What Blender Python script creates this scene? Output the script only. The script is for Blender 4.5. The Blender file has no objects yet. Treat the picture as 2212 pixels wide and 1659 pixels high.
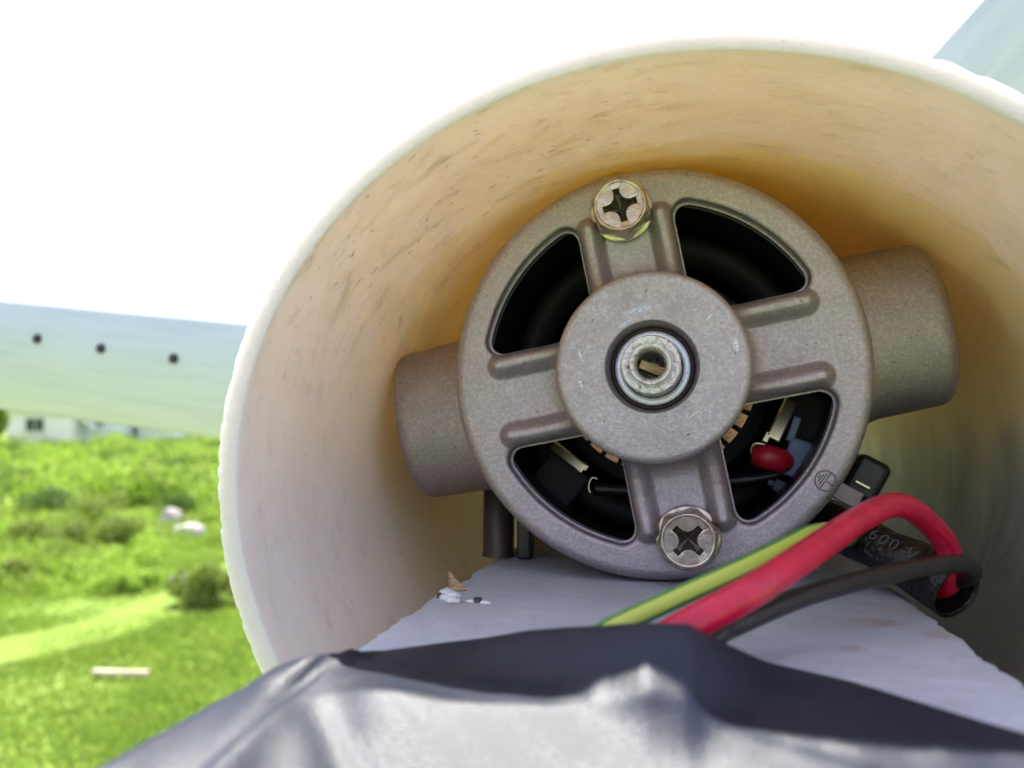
import bpy, bmesh, math, random
import numpy as np
from mathutils import Matrix, Vector, noise
R = math.radians
rng = random.Random(7)
nrng = np.random.default_rng(11)
C = bpy.context.scene.collection
scn = bpy.context.scene

# ------------------------------------------------------------------ camera
CAM_H = 3.2
cd = bpy.data.cameras.new('camera'); cam = bpy.data.objects.new('camera', cd); C.objects.link(cam)
cam.location = (0, 0, CAM_H); cam.rotation_euler = (R(91.1), 0, 0)
cd.sensor_width = 36; cd.lens = 36 * 830 / 1024
cd.clip_start = 0.004; cd.clip_end = 6000
cd.dof.use_dof = True; cd.dof.focus_distance = 0.146; cd.dof.aperture_fstop = 20
scn.camera = cam
CAM = Matrix.Translation((0, 0, CAM_H)) @ Matrix.Rotation(R(91.1), 4, 'X')
# pose of the nacelle pipe: local x right, y up, z out of its open end; local unit = 1 cm
PIPE = CAM @ Matrix.Translation((0.02377, -0.01366, -0.109)) @ Matrix((
    (0.97777, 0.01233, -0.20933, 0), (0, 0.99827, 0.05880, 0), (0.20969, -0.05749, 0.97608, 0), (0, 0, 0, 1))) @ Matrix.Scale(0.01, 4)
MOTOR = PIPE @ Matrix.Translation((-0.676, 1.85, -4.11)) @ Matrix.Rotation(R(11.44), 4, 'Z')

# ------------------------------------------------------------------ sky, sun, exposure
sun_dir = (PIPE.to_3x3() @ Vector((-0.21, 1.0, -0.415))).normalized()
elev = math.asin(sun_dir.z); azim = math.atan2(sun_dir.x, sun_dir.y)
w = bpy.data.worlds.new('World'); scn.world = w; w.use_nodes = True
nt = w.node_tree; N = nt.nodes; Lk = nt.links; N.clear()
sky = N.new('ShaderNodeTexSky'); sky.sky_type = 'NISHITA'; sky.sun_disc = False
sky.sun_elevation = elev; sky.sun_rotation = azim; sky.air_density = 1.0; sky.dust_density = 1.5
m1 = N.new('ShaderNodeVectorMath'); m1.operation = 'SCALE'; m1.inputs['Scale'].default_value = 0.12
Lk.new(sky.outputs[0], m1.inputs[0])
tc = N.new('ShaderNodeTexCoord'); mp = N.new('ShaderNodeMapping'); mp.inputs['Scale'].default_value = (1, 1, 2.2)
ns = N.new('ShaderNodeTexNoise'); ns.inputs['Scale'].default_value = 2.3; ns.inputs['Detail'].default_value = 6; ns.inputs['Roughness'].default_value = 0.55
rp = N.new('ShaderNodeValToRGB'); rp.color_ramp.elements[0].position = 0.33; rp.color_ramp.elements[1].position = 0.47
rp.color_ramp.elements[0].color = (0.25, 0.25, 0.25, 1)
mx = N.new('ShaderNodeMix'); mx.data_type = 'RGBA'; mx.inputs[7].default_value = (0.40, 0.42, 0.555, 1)
bg = N.new('ShaderNodeBackground'); out = N.new('ShaderNodeOutputWorld')
Lk.new(tc.outputs['Generated'], mp.inputs[0]); Lk.new(mp.outputs[0], ns.inputs['Vector']); Lk.new(ns.outputs[0], rp.inputs[0])
Lk.new(rp.outputs[0], mx.inputs[0]); Lk.new(m1.outputs[0], mx.inputs[6]); Lk.new(mx.outputs[2], bg.inputs[0]); Lk.new(bg.outputs[0], out.inputs[0])
sd = bpy.data.lights.new('sun', 'SUN'); so = bpy.data.objects.new('sun', sd); C.objects.link(so)
sd.energy = 4.8; sd.angle = R(0.53); sd.color = (1.0, 0.95, 0.87)
so.rotation_euler = sun_dir.to_track_quat('Z', 'Y').to_euler(); so.location = (0, 0, 12)
scn.view_settings.view_transform = 'Standard'; scn.view_settings.look = 'None'
scn.view_settings.exposure = 1.42; scn.view_settings.gamma = 1; scn.view_settings.use_curve_mapping = False
scn.cycles.use_denoising = True
scn.cycles.max_bounces = 10; scn.cycles.diffuse_bounces = 6; scn.cycles.glossy_bounces = 5; scn.cycles.sample_clamp_indirect = 6
scn.cycles.caustics_reflective = False; scn.cycles.caustics_refractive = False

# ------------------------------------------------------------------ mesh helpers
def obj(name, mesh, mat=None, parent=None, M=None, label=None, cat=None, group=None, kind=None):
    o = bpy.data.objects.new(name, mesh); C.objects.link(o)
    if mat is not None and mesh is not None:
        for m in (mat if isinstance(mat, (list, tuple)) else [mat]):
            mesh.materials.append(m)
    if parent is not None: o.parent = parent
    if M is not None: o.matrix_local = M
    if label: o['label'] = label
    if cat: o['category'] = cat
    if group: o['group'] = group
    if kind: o['kind'] = kind
    return o

def empty(name, M, label, cat, group=None):
    o = obj(name, None, M=M, label=label, cat=cat, group=group); o.empty_display_size = 0.01
    return o

def mesh_from(V, F, smooth=True, uv=None, mats=None):
    me = bpy.data.meshes.new('m')
    V = np.asarray(V, np.float32)
    if isinstance(F, np.ndarray):
        n, k = F.shape
        me.vertices.add(len(V)); me.vertices.foreach_set('co', V.ravel())
        me.loops.add(n * k); me.loops.foreach_set('vertex_index', F.ravel().astype(np.int32))
        me.polygons.add(n); me.polygons.foreach_set('loop_start', np.arange(0, n * k, k, dtype=np.int32))
        me.polygons.foreach_set('loop_total', np.full(n, k, np.int32))
    else:
        me.from_pydata([tuple(map(float, v)) for v in V], [], [tuple(map(int, f)) for f in F])
    if smooth: me.polygons.foreach_set('use_smooth', np.ones(len(me.polygons), bool))
    if mats is not None: me.polygons.foreach_set('material_index', np.asarray(mats, np.int32))
    if uv is not None:
        l = me.uv_layers.new(name='UVMap'); idx = np.empty(len(me.loops), np.int32); me.loops.foreach_get('vertex_index', idx)
        l.data.foreach_set('uv', np.asarray(uv, np.float32)[idx].ravel())
    me.update(); me.validate()
    return me

def grid_faces(nr, nc, wrap):
    r = np.arange(nr - 1)[:, None]; c = np.arange(nc if wrap else nc - 1)[None, :]
    c2 = (c + 1) % nc
    return np.stack([r * nc + c, r * nc + c2, (r + 1) * nc + c2, (r + 1) * nc + c], -1).reshape(-1, 4)

def lathe(prof, n=96, axis='z', sx=1.0, sy=1.0, jit=0.0):
    """prof: list of (radius, height); closed surface of revolution round z"""
    prof = np.array(prof, float); th = np.linspace(0, 2 * np.pi, n, endpoint=False)
    X = prof[:, :1] * np.cos(th) * sx; Y = prof[:, :1] * np.sin(th) * sy; Z = np.repeat(prof[:, 1:2], n, 1)
    V = np.stack([X, Y, Z], -1).reshape(-1, 3)
    uv = np.stack([np.repeat((th / 6.2832)[None], len(prof), 0), np.repeat(prof[:, 1:2], n, 1)], -1).reshape(-1, 2)
    if axis == 'x': V = V[:, [2, 0, 1]]
    if axis == 'y': V = V[:, [1, 2, 0]]
    return mesh_from(V, grid_faces(len(prof), n, True), uv=uv)

def fillet(cx, cy, r, a0, a1, n=6):
    return [(cx + r * math.cos(R(a0 + (a1 - a0) * i / n)), cy + r * math.sin(R(a0 + (a1 - a0) * i / n))) for i in range(n + 1)]

def catmull(P, sub=10):
    P = [Vector(p) for p in P]; P = [2 * P[0] - P[1]] + P + [2 * P[-1] - P[-2]]; out = []
    for i in range(1, len(P) - 2):
        a, b, c, d = P[i - 1:i + 3]
        for k in range(sub):
            t = k / sub
            out.append(0.5 * ((2 * b) + (c - a) * t + (2 * a - 5 * b + 4 * c - d) * t * t + (3 * b - a - 3 * c + d) * t ** 3))
    return out + [P[-2]]

def tube(P, rad, nseg=20, sub=10, caps=True, rad2=None, inner=None):
    pts = catmull(P, sub) if sub > 1 else [Vector(p) for p in P]; n = len(pts)
    rads = rad if isinstance(rad, list) else [rad] * n
    if len(rads) != n: rads = list(np.interp(np.linspace(0, 1, n), np.linspace(0, 1, len(rads)), rads))
    t0 = (pts[1] - pts[0]).normalized(); up = Vector((0, 1, 0)) if abs(t0.y) < 0.9 else Vector((1, 0, 0))
    nrm = (up - t0 * up.dot(t0)).normalized(); V = []; uv = []; ln = 0
    for i, p in enumerate(pts):
        t = (pts[min(i + 1, n - 1)] - pts[max(i - 1, 0)]).normalized()
        nrm = (nrm - t * nrm.dot(t)).normalized(); b = t.cross(nrm)
        if i: ln += (p - pts[i - 1]).length
        for k in range(nseg):
            a = 2 * math.pi * k / nseg
            V.append(p + nrm * math.cos(a) * rads[i] + b * math.sin(a) * rads[i] * (rad2 or 1)); uv.append((k / nseg, ln))
    F = [tuple(f) for f in grid_faces(n, nseg, True)]
    if caps:
        F.append(tuple(range(nseg))[::-1]); F.append(tuple(range((n - 1) * nseg, n * nseg)))
    return mesh_from(V, F, uv=uv)

def box(sx, sy, sz, bev=0.03, seg=2, loc=(0, 0, 0), rot=None):
    bm = bmesh.new(); bmesh.ops.create_cube(bm, size=1)
    bmesh.ops.scale(bm, vec=(sx, sy, sz), verts=bm.verts)
    if bev: bmesh.ops.bevel(bm, geom=bm.edges[:], offset=bev, segments=seg, affect='EDGES', profile=0.5)
    if rot is not None: bmesh.ops.rotate(bm, matrix=rot, verts=bm.verts)
    bmesh.ops.translate(bm, vec=loc, verts=bm.verts)
    me = bpy.data.meshes.new('m'); bm.to_mesh(me); bm.free()
    return me

def extrude_poly(pts, h, bev=0.0, seg=2):
    bm = bmesh.new(); vs = [bm.verts.new((x, y, 0)) for x, y in pts]; f = bm.faces.new(vs)
    r = bmesh.ops.extrude_face_region(bm, geom=[f]); top = [v for v in r['geom'] if isinstance(v, bmesh.types.BMVert)]
    bmesh.ops.translate(bm, vec=(0, 0, h), verts=top); bmesh.ops.recalc_face_normals(bm, faces=bm.faces)
    if bev:
        es = [e for e in bm.edges if all(abs(v.co.z - h) < 1e-6 for v in e.verts)]
        bmesh.ops.bevel(bm, geom=es, offset=bev, segments=seg, affect='EDGES')
    me = bpy.data.meshes.new('m'); bm.to_mesh(me); bm.free(); return me

def join(ms):
    bm = bmesh.new()
    for m in ms:
        k = m[0] if isinstance(m, tuple) else m; b2 = bmesh.new(); b2.from_mesh(k)
        if isinstance(m, tuple): b2.transform(m[1])
        t = bpy.data.meshes.new('t'); b2.to_mesh(t); b2.free(); bm.from_mesh(t); bpy.data.meshes.remove(t)
    me = bpy.data.meshes.new('m'); bm.to_mesh(me); bm.free(); return me

# ------------------------------------------------------------------ material helpers
class Mat:
    def __init__(s, name, **kw):
        s.m = bpy.data.materials.new(name); s.m.use_nodes = True; s.t = s.m.node_tree; s.b = s.t.nodes['Principled BSDF']; s.set(**kw)
    def set(s, **kw):
        for k, v in kw.items():
            key = {'col': 'Base Color', 'rough': 'Roughness', 'metal': 'Metallic', 'spec': 'Specular IOR Level', 'sss': 'Subsurface Weight',
                   'srad': 'Subsurface Radius', 'sscale': 'Subsurface Scale', 'coat': 'Coat Weight', 'crough': 'Coat Roughness', 'sheen': 'Sheen Weight'}[k]
            if k == 'col' and len(v) == 3: v = (*v, 1)
            s.b.inputs[key].default_value = v
    def n(s, typ, **kw):
        x = s.t.nodes.new(typ)
        for k, v in kw.items():
            if k in x.inputs.keys(): x.inputs[k].default_value = v
            else: setattr(x, k, v)
        return x
    def l(s, a, b): s.t.links.new(a, b)
    def coord(s, kind='Object', scale=(1, 1, 1), loc=(0, 0, 0), rot=(0, 0, 0)):
        t = s.n('ShaderNodeTexCoord'); m = s.n('ShaderNodeMapping'); m.inputs['Scale'].default_value = scale
        m.inputs['Location'].default_value = loc; m.inputs['Rotation'].default_value = rot
        s.l(t.outputs[kind], m.inputs[0]); return m.outputs[0]
    def noise(s, vec, scale, detail=4, rough=0.5, dist=0.0):
        x = s.n('ShaderNodeTexNoise', Scale=scale, Detail=detail, Roughness=rough, Distortion=dist); s.l(vec, x.inputs['Vector']); return x.outputs[0]
    def ramp(s, fac, *els):
        x = s.n('ShaderNodeValToRGB'); cr = x.color_ramp
        while len(cr.elements) < len(els): cr.elements.new(0.5)
        for e, (p, c) in zip(cr.elements, els):
            e.position = p; e.color = (c, c, c, 1) if isinstance(c, (int, float)) else (*c, 1)
        s.l(fac, x.inputs[0]); return x.outputs[0]
    def mix(s, fac, a, b, mode='MIX'):
        x = s.n('ShaderNodeMix', data_type='RGBA', blend_type=mode)
        for i, v in ((0, fac), (6, a), (7, b)):
            if isinstance(v, (int, float)): x.inputs[i].default_value = v
            elif isinstance(v, tuple): x.inputs[i].default_value = (*v, 1)
            else: s.l(v, x.inputs[i])
        return x.outputs[2]
    def math(s, op, a, b=0.0):
        x = s.n('ShaderNodeMath', operation=op)
        for i, v in ((0, a), (1, b)):
            if isinstance(v, (int, float)): x.inputs[i].default_value = v
            else: s.l(v, x.inputs[i])
        return x.outputs[0]
    def blob(s, vec, c, rx, inner=0.3):
        """1 inside a soft blob at c (coords already scaled), 0 outside"""
        d = s.n('ShaderNodeVectorMath', operation='DISTANCE'); s.l(vec, d.inputs[0]); d.inputs[1].default_value = c
        return s.ramp(s.math('DIVIDE', d.outputs['Value'], rx), (inner, 1.0), (1.0, 0.0))
    def bump(s, h, strength=0.2, dist=0.02, prev=None):
        x = s.n('ShaderNodeBump', Strength=strength, Distance=dist); s.l(h, x.inputs['Height'])
        if prev is not None: s.l(prev, x.inputs['Normal'])
        s.l(x.outputs[0], s.b.inputs['Normal']); return x.outputs[0]
    def color(s, c): s.l(c, s.b.inputs['Base Color'])
    def rough(s, c): s.l(c, s.b.inputs['Roughness'])

def mat_cast(name, base=(0.44, 0.385, 0.405), scratches=True):
    M = Mat(name, col=base, rough=0.42, metal=0.8, spec=0.5)
    v = M.coord()
    g = M.noise(v, 26, 3, 0.7); big = M.noise(v, 1.3, 4, 0.6); fine = M.noise(v, 70, 2, 0.6)
    c = M.mix(M.ramp(big, (0.35, 0.0), (0.7, 1.0)), base, tuple(x * 0.84 for x in base))
    c = M.mix(M.ramp(g, (0.36, 0.0), (0.64, 1.0)), tuple(x * 0.86 for x in base), c, 'MIX'); c = M.mix(M.ramp(M.noise(M.coord(loc=(5, 5, 5)), 15, 3, 0.7), (0.45, 0.0), (0.7, 0.7)), c, tuple(min(1, x * 1.35) for x in base))
    spots = M.ramp(M.noise(v, 9, 2, 0.5), (0.24, 1.0), (0.31, 0.0)); c = M.mix(M.math('MULTIPLY', spots, 0.55), c, (0.13, 0.11, 0.105))
    dots = M.ramp(M.noise(M.coord(loc=(4, 2, 9)), 22, 1, 0.4), (0.20, 1.0), (0.26, 0.0)); c = M.mix(M.math('MULTIPLY', dots, 0.8), c, (0.06, 0.05, 0.05))
    glint = M.ramp(M.noise(M.coord(loc=(1, 7, 3)), 45, 1, 0.5), (0.74, 0.0), (0.79, 1.0)); c = M.mix(M.math('MULTIPLY', glint, 0.6), c, (0.72, 0.70, 0.70))
    if scratches:
        for k, (rot, sc, lo) in enumerate((((0, 0, 0.5), (1.6, 22, 1), (3, 1, 0)), ((0, 0, -0.9), (1.3, 19, 1), (8, 4, 0)), ((0, 0, 1.6), (1.5, 17, 1), (2, 9, 2)))):
            sv = M.coord(scale=sc, loc=lo, rot=rot)
            sm = M.ramp(M.noise(sv, 1.4, 2, 0.5, 0.4), (0.735, 0.0), (0.76, 1.0)); c = M.mix(M.math('MULTIPLY', sm, 0.55), c, (0.66, 0.65, 0.66))
    M.color(c)
    M.rough(M.ramp(big, (0.3, 0.34), (0.7, 0.50)))
    b = M.bump(fine, 0.18, 0.015); b = M.bump(g, 0.16, 0.025, b); b = M.bump(M.noise(v, 1.6, 3, 0.5), 0.03, 0.10, b)
    return M

MAT = {}
M = mat_cast('cast_aluminium'); MAT['cast'] = M.m
# chalky paint scrapes on the hub face
vv = M.coord(scale=(1, 1, 1)); last = M.b.inputs['Base Color'].links[0].from_socket
for (cx, cy, sx, sy, ang, colr) in ((-0.02, 1.0, 0.33, 0.07, 0.02, (0.50, 0.60, 0.82)), (-0.3, 0.82, 0.18, 0.035, 0.35, (0.50, 0.6, 0.82)), (1.43, 0.07, 0.055, 0.15, 0.0, (0.85, 0.85, 0.9)),
                                    (-1.16, 0.42, 0.03, 0.16, 0.2, (0.7, 0.72, 0.82)), (-1.25, -0.05, 0.03, 0.13, 0.15, (0.75, 0.76, 0.86)), (-0.95, 0.55, 0.22, 0.02, 0.1, (0.62, 0.62, 0.68)),
                                    (1.1, 0.62, 0.10, 0.025, 0.6, (0.72, 0.72, 0.78)), (0.5, -0.95, 0.25, 0.018, 0.5, (0.62, 0.60, 0.60))):
    mv = M.n('ShaderNodeMapping', vector_type='TEXTURE'); mv.inputs['Location'].default_value = (cx, cy, 1.03); mv.inputs['Rotation'].default_value = (0, 0, ang)
    mv.inputs['Scale'].default_value = (sx, sy, 0.15); M.l(vv, mv.inputs[0])
    ln = M.n('ShaderNodeVectorMath', operation='LENGTH'); M.l(mv.outputs[0], ln.inputs[0])
    soft = M.ramp(ln.outputs['Value'], (0.35, 1.0), (1.0, 0.0))
    gr = M.ramp(M.noise(vv, 30, 2, 0.6), (0.40, 0.0), (0.55, 1.0))
    last = M.mix(M.math('MULTIPLY', M.math('MULTIPLY', soft, gr), 0.9), last, colr)
M.color(last)
MAT['cast_plain'] = mat_cast('cast_aluminium_plain', (0.38, 0.33, 0.33), False).m

M = Mat('zinc_plated_steel', col=(0.62, 0.57, 0.49), metal=0.9, rough=0.26)
v = M.coord(); a = M.noise(v, 5, 4, 0.6); c = M.mix(M.ramp(a, (0.4, 0.0), (0.65, 1.0)), (0.66, 0.57, 0.48), (0.44, 0.36, 0.29))
rs = M.ramp(M.noise(v, 14, 3, 0.6), (0.68, 0.0), (0.74, 1.0)); c = M.mix(M.math('MULTIPLY', rs, 0.6), c, (0.22, 0.12, 0.07)); M.color(c); M.bump(M.noise(v, 20, 3, 0.6), 0.04, 0.02)
MAT['zinc'] = M.m
MAT['zinc_recess'] = Mat('zinc_plated_recess', col=(0.20, 0.155, 0.12), metal=0.7, rough=0.45).m  # darker, duller zinc for the cross recess of the screws
M = Mat('bearing_steel', col=(0.74, 0.76, 0.82), metal=0.6, rough=0.36)
v = M.coord(); pit = M.ramp(M.noise(v, 26, 3, 0.6), (0.62, 0.0), (0.68, 1.0)); c = M.mix(M.math('MULTIPLY', pit, 0.75), (0.80, 0.83, 0.96), (0.14, 0.11, 0.10))
wide = M.ramp(M.noise(v, 2.2, 3, 0.5), (0.45, 0.0), (0.62, 1.0)); c = M.mix(M.math('MULTIPLY', wide, 0.4), c, (0.80, 0.62, 0.58)); M.color(c); M.bump(M.noise(v, 30, 2, 0.5), 0.1, 0.01)
MAT['bearing'] = M.m
M = Mat('shaft_steel', col=(0.66, 0.62, 0.60), metal=0.85, rough=0.3)
v = M.coord(); rs = M.ramp(M.noise(v, 7, 4, 0.65), (0.56, 0.0), (0.63, 1.0)); c = M.mix(M.math('MULTIPLY', rs, 0.8), (0.70, 0.67, 0.67), (0.27, 0.15, 0.09)); M.color(c); M.bump(M.noise(v, 16, 3, 0.6), 0.3, 0.02)
MAT['shaft'] = M.m
MAT['black_metal'] = Mat('black_enamel', col=(0.012, 0.012, 0.013), rough=0.35).m
MAT['dark_inside'] = Mat('dark_motor_lining', col=(0.018, 0.017, 0.017), rough=0.7).m
MAT['slate'] = Mat('slate_insulator', col=(0.05, 0.055, 0.065), rough=0.5).m
MAT['bluegrey'] = Mat('blue_grey_plastic', col=(0.14, 0.19, 0.30), rough=0.4).m
MAT['brass'] = Mat('tinned_brass', col=(0.80, 0.72, 0.48), metal=1.0, rough=0.3).m
M = Mat('worn_copper', col=(0.70, 0.33, 0.16), metal=0.6, rough=0.42); v = M.coord(); c = M.mix(M.ramp(M.noise(v, 6, 4, 0.6), (0.4, 0.0), (0.6, 1.0)), (0.78, 0.38, 0.18), (0.35, 0.20, 0.14)); M.color(c); MAT['copper'] = M.m
M = Mat('rusty_dark_steel', col=(0.07, 0.045, 0.04), rough=0.4, metal=0.3); MAT['post'] = M.m
M = Mat('cut_wood', col=(0.50, 0.33, 0.17), rough=0.8); v = M.coord(scale=(1, 12, 12)); M.color(M.mix(M.ramp(M.noise(v, 3, 3), (0.4, 0.0), (0.6, 1.0)), (0.62, 0.43, 0.24), (0.36, 0.20, 0.09))); M.bump(M.noise(v, 5, 3), 0.4, 0.02); MAT['wood'] = M.m
MAT['red_rubber'] = Mat('red_boot', col=(0.42, 0.010, 0.025), rough=0.4).m

def wire_mat(name, col, rough=0.38):
    M = Mat(name, col=col, rough=rough, spec=0.5); v = M.coord(); M.bump(M.noise(v, 6, 3, 0.6), 0.06, 0.02)
    M.color(M.mix(M.ramp(M.noise(v, 3, 4, 0.6), (0.35, 0.0), (0.7, 1.0)), col, tuple(x * 0.75 for x in col))); return M.m
MAT['red'] = wire_mat('red_wire_insulation', (0.58, 0.005, 0.050), 0.26)
MAT['blackwire'] = wire_mat('black_wire_insulation', (0.014, 0.013, 0.014), 0.36)
M = Mat('yellow_green_wire_insulation', rough=0.38); t = M.n('ShaderNodeTexCoord'); sx = M.n('ShaderNodeSeparateXYZ'); M.l(t.outputs['UV'], sx.inputs[0])
st = M.math('FRACT', M.math('ADD', sx.outputs[0], 0.34)); st = M.ramp(st, (0.375, 1.0), (0.395, 0.0), (0.60, 0.0), (0.62, 1.0))
M.color(M.mix(st, (0.52, 0.60, 0.10), (0.02, 0.20, 0.05))); MAT['yg'] = M.m
M = Mat('heat_shrink_sleeve', col=(0.007, 0.007, 0.008), rough=0.36); v = M.coord(); M.bump(M.noise(v, 2, 3, 0.5), 0.2, 0.05); MAT['sleeve'] = M.m
MAT['print'] = Mat('pale_print', col=(0.09, 0.105, 0.13), rough=0.6).m

# nacelle pipe: thick PVC, slightly translucent, stained inside. UV: u round the pipe (0..1), v depth in cm
M = Mat('weathered_pvc', rough=0.48, spec=0.4, sss=0.9, sscale=0.0033); M.b.inputs['Subsurface Radius'].default_value = (1.0, 0.92, 0.72)
v1 = M.coord('UV', (46, 1, 1)); v2 = M.coord('UV', (40, 1, 1), (3, 5, 0), (0, 0, 0.02)); v3 = M.coord('UV', (9, 0.5, 1), (1, 2, 0))
base = M.mix(M.ramp(M.noise(v3, 1.6, 5, 0.6), (0.35, 0.0), (0.7, 1.0)), (0.87, 0.80, 0.80), (0.84, 0.765, 0.74))
olive = M.math('MULTIPLY', M.ramp(M.noise(v3, 5.0, 5, 0.65, 0.4), (0.56, 0.0), (0.74, 1.0)), 0.28); base = M.mix(olive, base, (0.46, 0.40, 0.20))
# denser grime on the upper left wall, as a stain of its own
tcu = M.n('ShaderNodeTexCoord'); su = M.n('ShaderNodeSeparateXYZ'); M.l(tcu.outputs['UV'], su.inputs[0])
zone = M.ramp(su.outputs[0], (0.50, 0.3), (0.56, 1.0), (0.68, 1.0), (0.74, 0.25))
sp = M.ramp(M.noise(M.coord('UV', (17, 1.0, 1), (2, 1, 0)), 7.5, 3, 0.62), (0.63, 0.0), (0.69, 1.0))
base = M.mix(M.math('MULTIPLY', M.math('MULTIPLY', sp, zone), 0.45), base, (0.22, 0.15, 0.06))
ol2 = M.ramp(M.noise(M.coord('UV', (14, 0.7, 1), (6, 3, 0)), 3.2, 4, 0.6), (0.55, 0.0), (0.68, 1.0))
base = M.mix(M.math('MULTIPLY', M.math('MULTIPLY', ol2, zone), 0.22), base, (0.42, 0.36, 0.14))
sp2 = M.ramp(M.noise(M.coord('UV', (36, 2.4, 1), (9, 1, 0)), 6.0, 2, 0.5), (0.72, 0.0), (0.76, 1.0)); base = M.mix(M.math('MULTIPLY', sp2, 0.5), base, (0.16, 0.09, 0.04))
sp3 = M.ramp(M.noise(M.coord('UV', (90, 7, 1), (5, 1, 0)), 4.0, 2, 0.5), (0.70, 0.0), (0.76, 1.0)); base = M.mix(M.math('MULTIPLY', sp3, 0.35), base, (0.25, 0.17, 0.10))
pale = M.ramp(M.noise(M.coord('UV', (20, 0.8, 1), (7, 7, 0), (0, 0, 0.05)), 5.0, 2, 0.5, 0.8), (0.72, 0.0), (0.76, 1.0)); base = M.mix(M.math('MULTIPLY', pale, 0.5), base, (0.88, 0.86, 0.80))
# yellowed plastic deeper in, round the motor
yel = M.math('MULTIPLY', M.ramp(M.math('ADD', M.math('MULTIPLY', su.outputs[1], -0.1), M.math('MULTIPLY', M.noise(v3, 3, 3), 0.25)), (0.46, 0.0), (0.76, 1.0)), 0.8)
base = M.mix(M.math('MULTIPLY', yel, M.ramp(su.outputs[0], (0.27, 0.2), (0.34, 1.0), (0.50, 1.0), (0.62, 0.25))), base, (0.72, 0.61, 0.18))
# lower right of the pipe: shade painted into the colour, mixed with grey brown grime
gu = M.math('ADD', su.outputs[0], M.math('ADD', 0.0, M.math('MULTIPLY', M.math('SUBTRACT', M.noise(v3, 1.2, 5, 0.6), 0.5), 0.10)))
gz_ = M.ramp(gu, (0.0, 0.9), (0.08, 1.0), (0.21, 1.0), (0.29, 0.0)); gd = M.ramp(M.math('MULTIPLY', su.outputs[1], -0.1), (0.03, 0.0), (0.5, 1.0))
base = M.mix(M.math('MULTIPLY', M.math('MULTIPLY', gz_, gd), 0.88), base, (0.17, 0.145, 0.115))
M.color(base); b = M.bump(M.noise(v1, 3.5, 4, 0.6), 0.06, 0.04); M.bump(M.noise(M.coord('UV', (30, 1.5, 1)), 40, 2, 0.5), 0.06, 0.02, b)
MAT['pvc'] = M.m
M = Mat('sawn_pvc_edge', rough=0.65, spec=0.3, sss=1.0, sscale=0.0038); M.b.inputs['Subsurface Radius'].default_value = (1.0, 0.97, 0.92)
v = M.coord(); c = M.mix(M.ramp(M.noise(v, 9, 4, 0.6), (0.66, 0.0), (0.76, 0.7)), (0.80, 0.745, 0.755), (0.50, 0.38, 0.28)); M.color(c); M.bump(M.noise(v, 18, 4, 0.7), 0.6, 0.04); MAT['pvc_edge'] = M.m
M = Mat('white_blade_plastic', col=(0.70, 0.71, 0.72), rough=0.33, spec=0.5); v = M.coord(scale=(0.1, 1, 1)); c = M.mix(M.ramp(M.noise(v, 1.6, 4, 0.6), (0.45, 0.0), (0.75, 1.0)), (0.52, 0.585, 0.69), (0.45, 0.51, 0.60)); M.color(c); MAT['blade'] = M.m

# painted wooden board (object space in cm)
M = Mat('worn_white_paint', rough=0.6, spec=0.35); v = M.coord()
c = M.mix(M.ramp(M.noise(v, 0.7, 5, 0.6), (0.35, 0.0), (0.7, 1.0)), (0.55, 0.555, 0.61), (0.45, 0.45, 0.50))
c = M.mix(M.math('MULTIPLY', M.ramp(M.noise(M.coord(scale=(2, 1, 1.2), rot=(0, 0.35, 0)), 1.6, 5, 0.7), (0.55, 0.0), (0.75, 1.0)), 0.4), c, (0.40, 0.35, 0.33))
c = M.mix(M.math('MULTIPLY', M.ramp(M.noise(v, 12, 3, 0.6), (0.66, 0.0), (0.72, 1.0)), 0.6), c, (0.25, 0.19, 0.16))
c = M.mix(M.math('MULTIPLY', M.ramp(M.noise(M.coord(scale=(1.5, 1, 7), rot=(0, -0.5, 0), loc=(3, 0, 0)), 1.8, 2, 0.5, 0.4), (0.70, 0.0), (0.74, 1.0)), 0.6), c, (0.34, 0.22, 0.16))
for (px, pz, rr) in ((2.65, -1.9, 0.5), (3.35, -1.3, 0.35), (-3.6, -1.6, 0.3), (2.0, -0.2, 0.25)):
    bl = M.blob(v, (px, -2.0, pz), rr, 0.2); gr = M.ramp(M.noise(M.coord(scale=(1, 1, 4)), 5, 4, 0.7), (0.44, 0.0), (0.56, 1.0)); c = M.mix(M.math('MULTIPLY', M.math('MULTIPLY', bl, gr), 0.85), c, (0.36, 0.19, 0.09))
M.color(c); b = M.bump(M.noise(v, 2.0, 5, 0.6), 0.12, 0.05); M.bump(M.noise(v, 22, 3, 0.6), 0.25, 0.02, b); MAT['board'] = M.m
MAT['flake'] = Mat('blistered_paint', col=(0.78, 0.78, 0.80), rough=0.5).m
# black tape
M = Mat('black_vinyl_tape', col=(0.008, 0.014, 0.030), rough=0.40, spec=0.40, sheen=0.0)
v = M.coord(); b = M.bump(M.noise(M.coord(scale=(1, 1, 1)), 0.5, 2, 0.4), 0.04, 0.15); M.bump(M.noise(v, 45, 2, 0.5), 0.15, 0.006, b)
sp = M.ramp(M.noise(v, 16, 2, 0.6), (0.80, 0.0), (0.84, 1.0)); M.color(M.mix(M.math('MULTIPLY', sp, 0.5), (0.006, 0.012, 0.030), (0.22, 0.20, 0.18)))
M.rough(M.ramp(M.noise(v, 0.8, 4, 0.6), (0.3, 0.39), (0.7, 0.42))); MAT['tape'] = M.m

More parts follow.
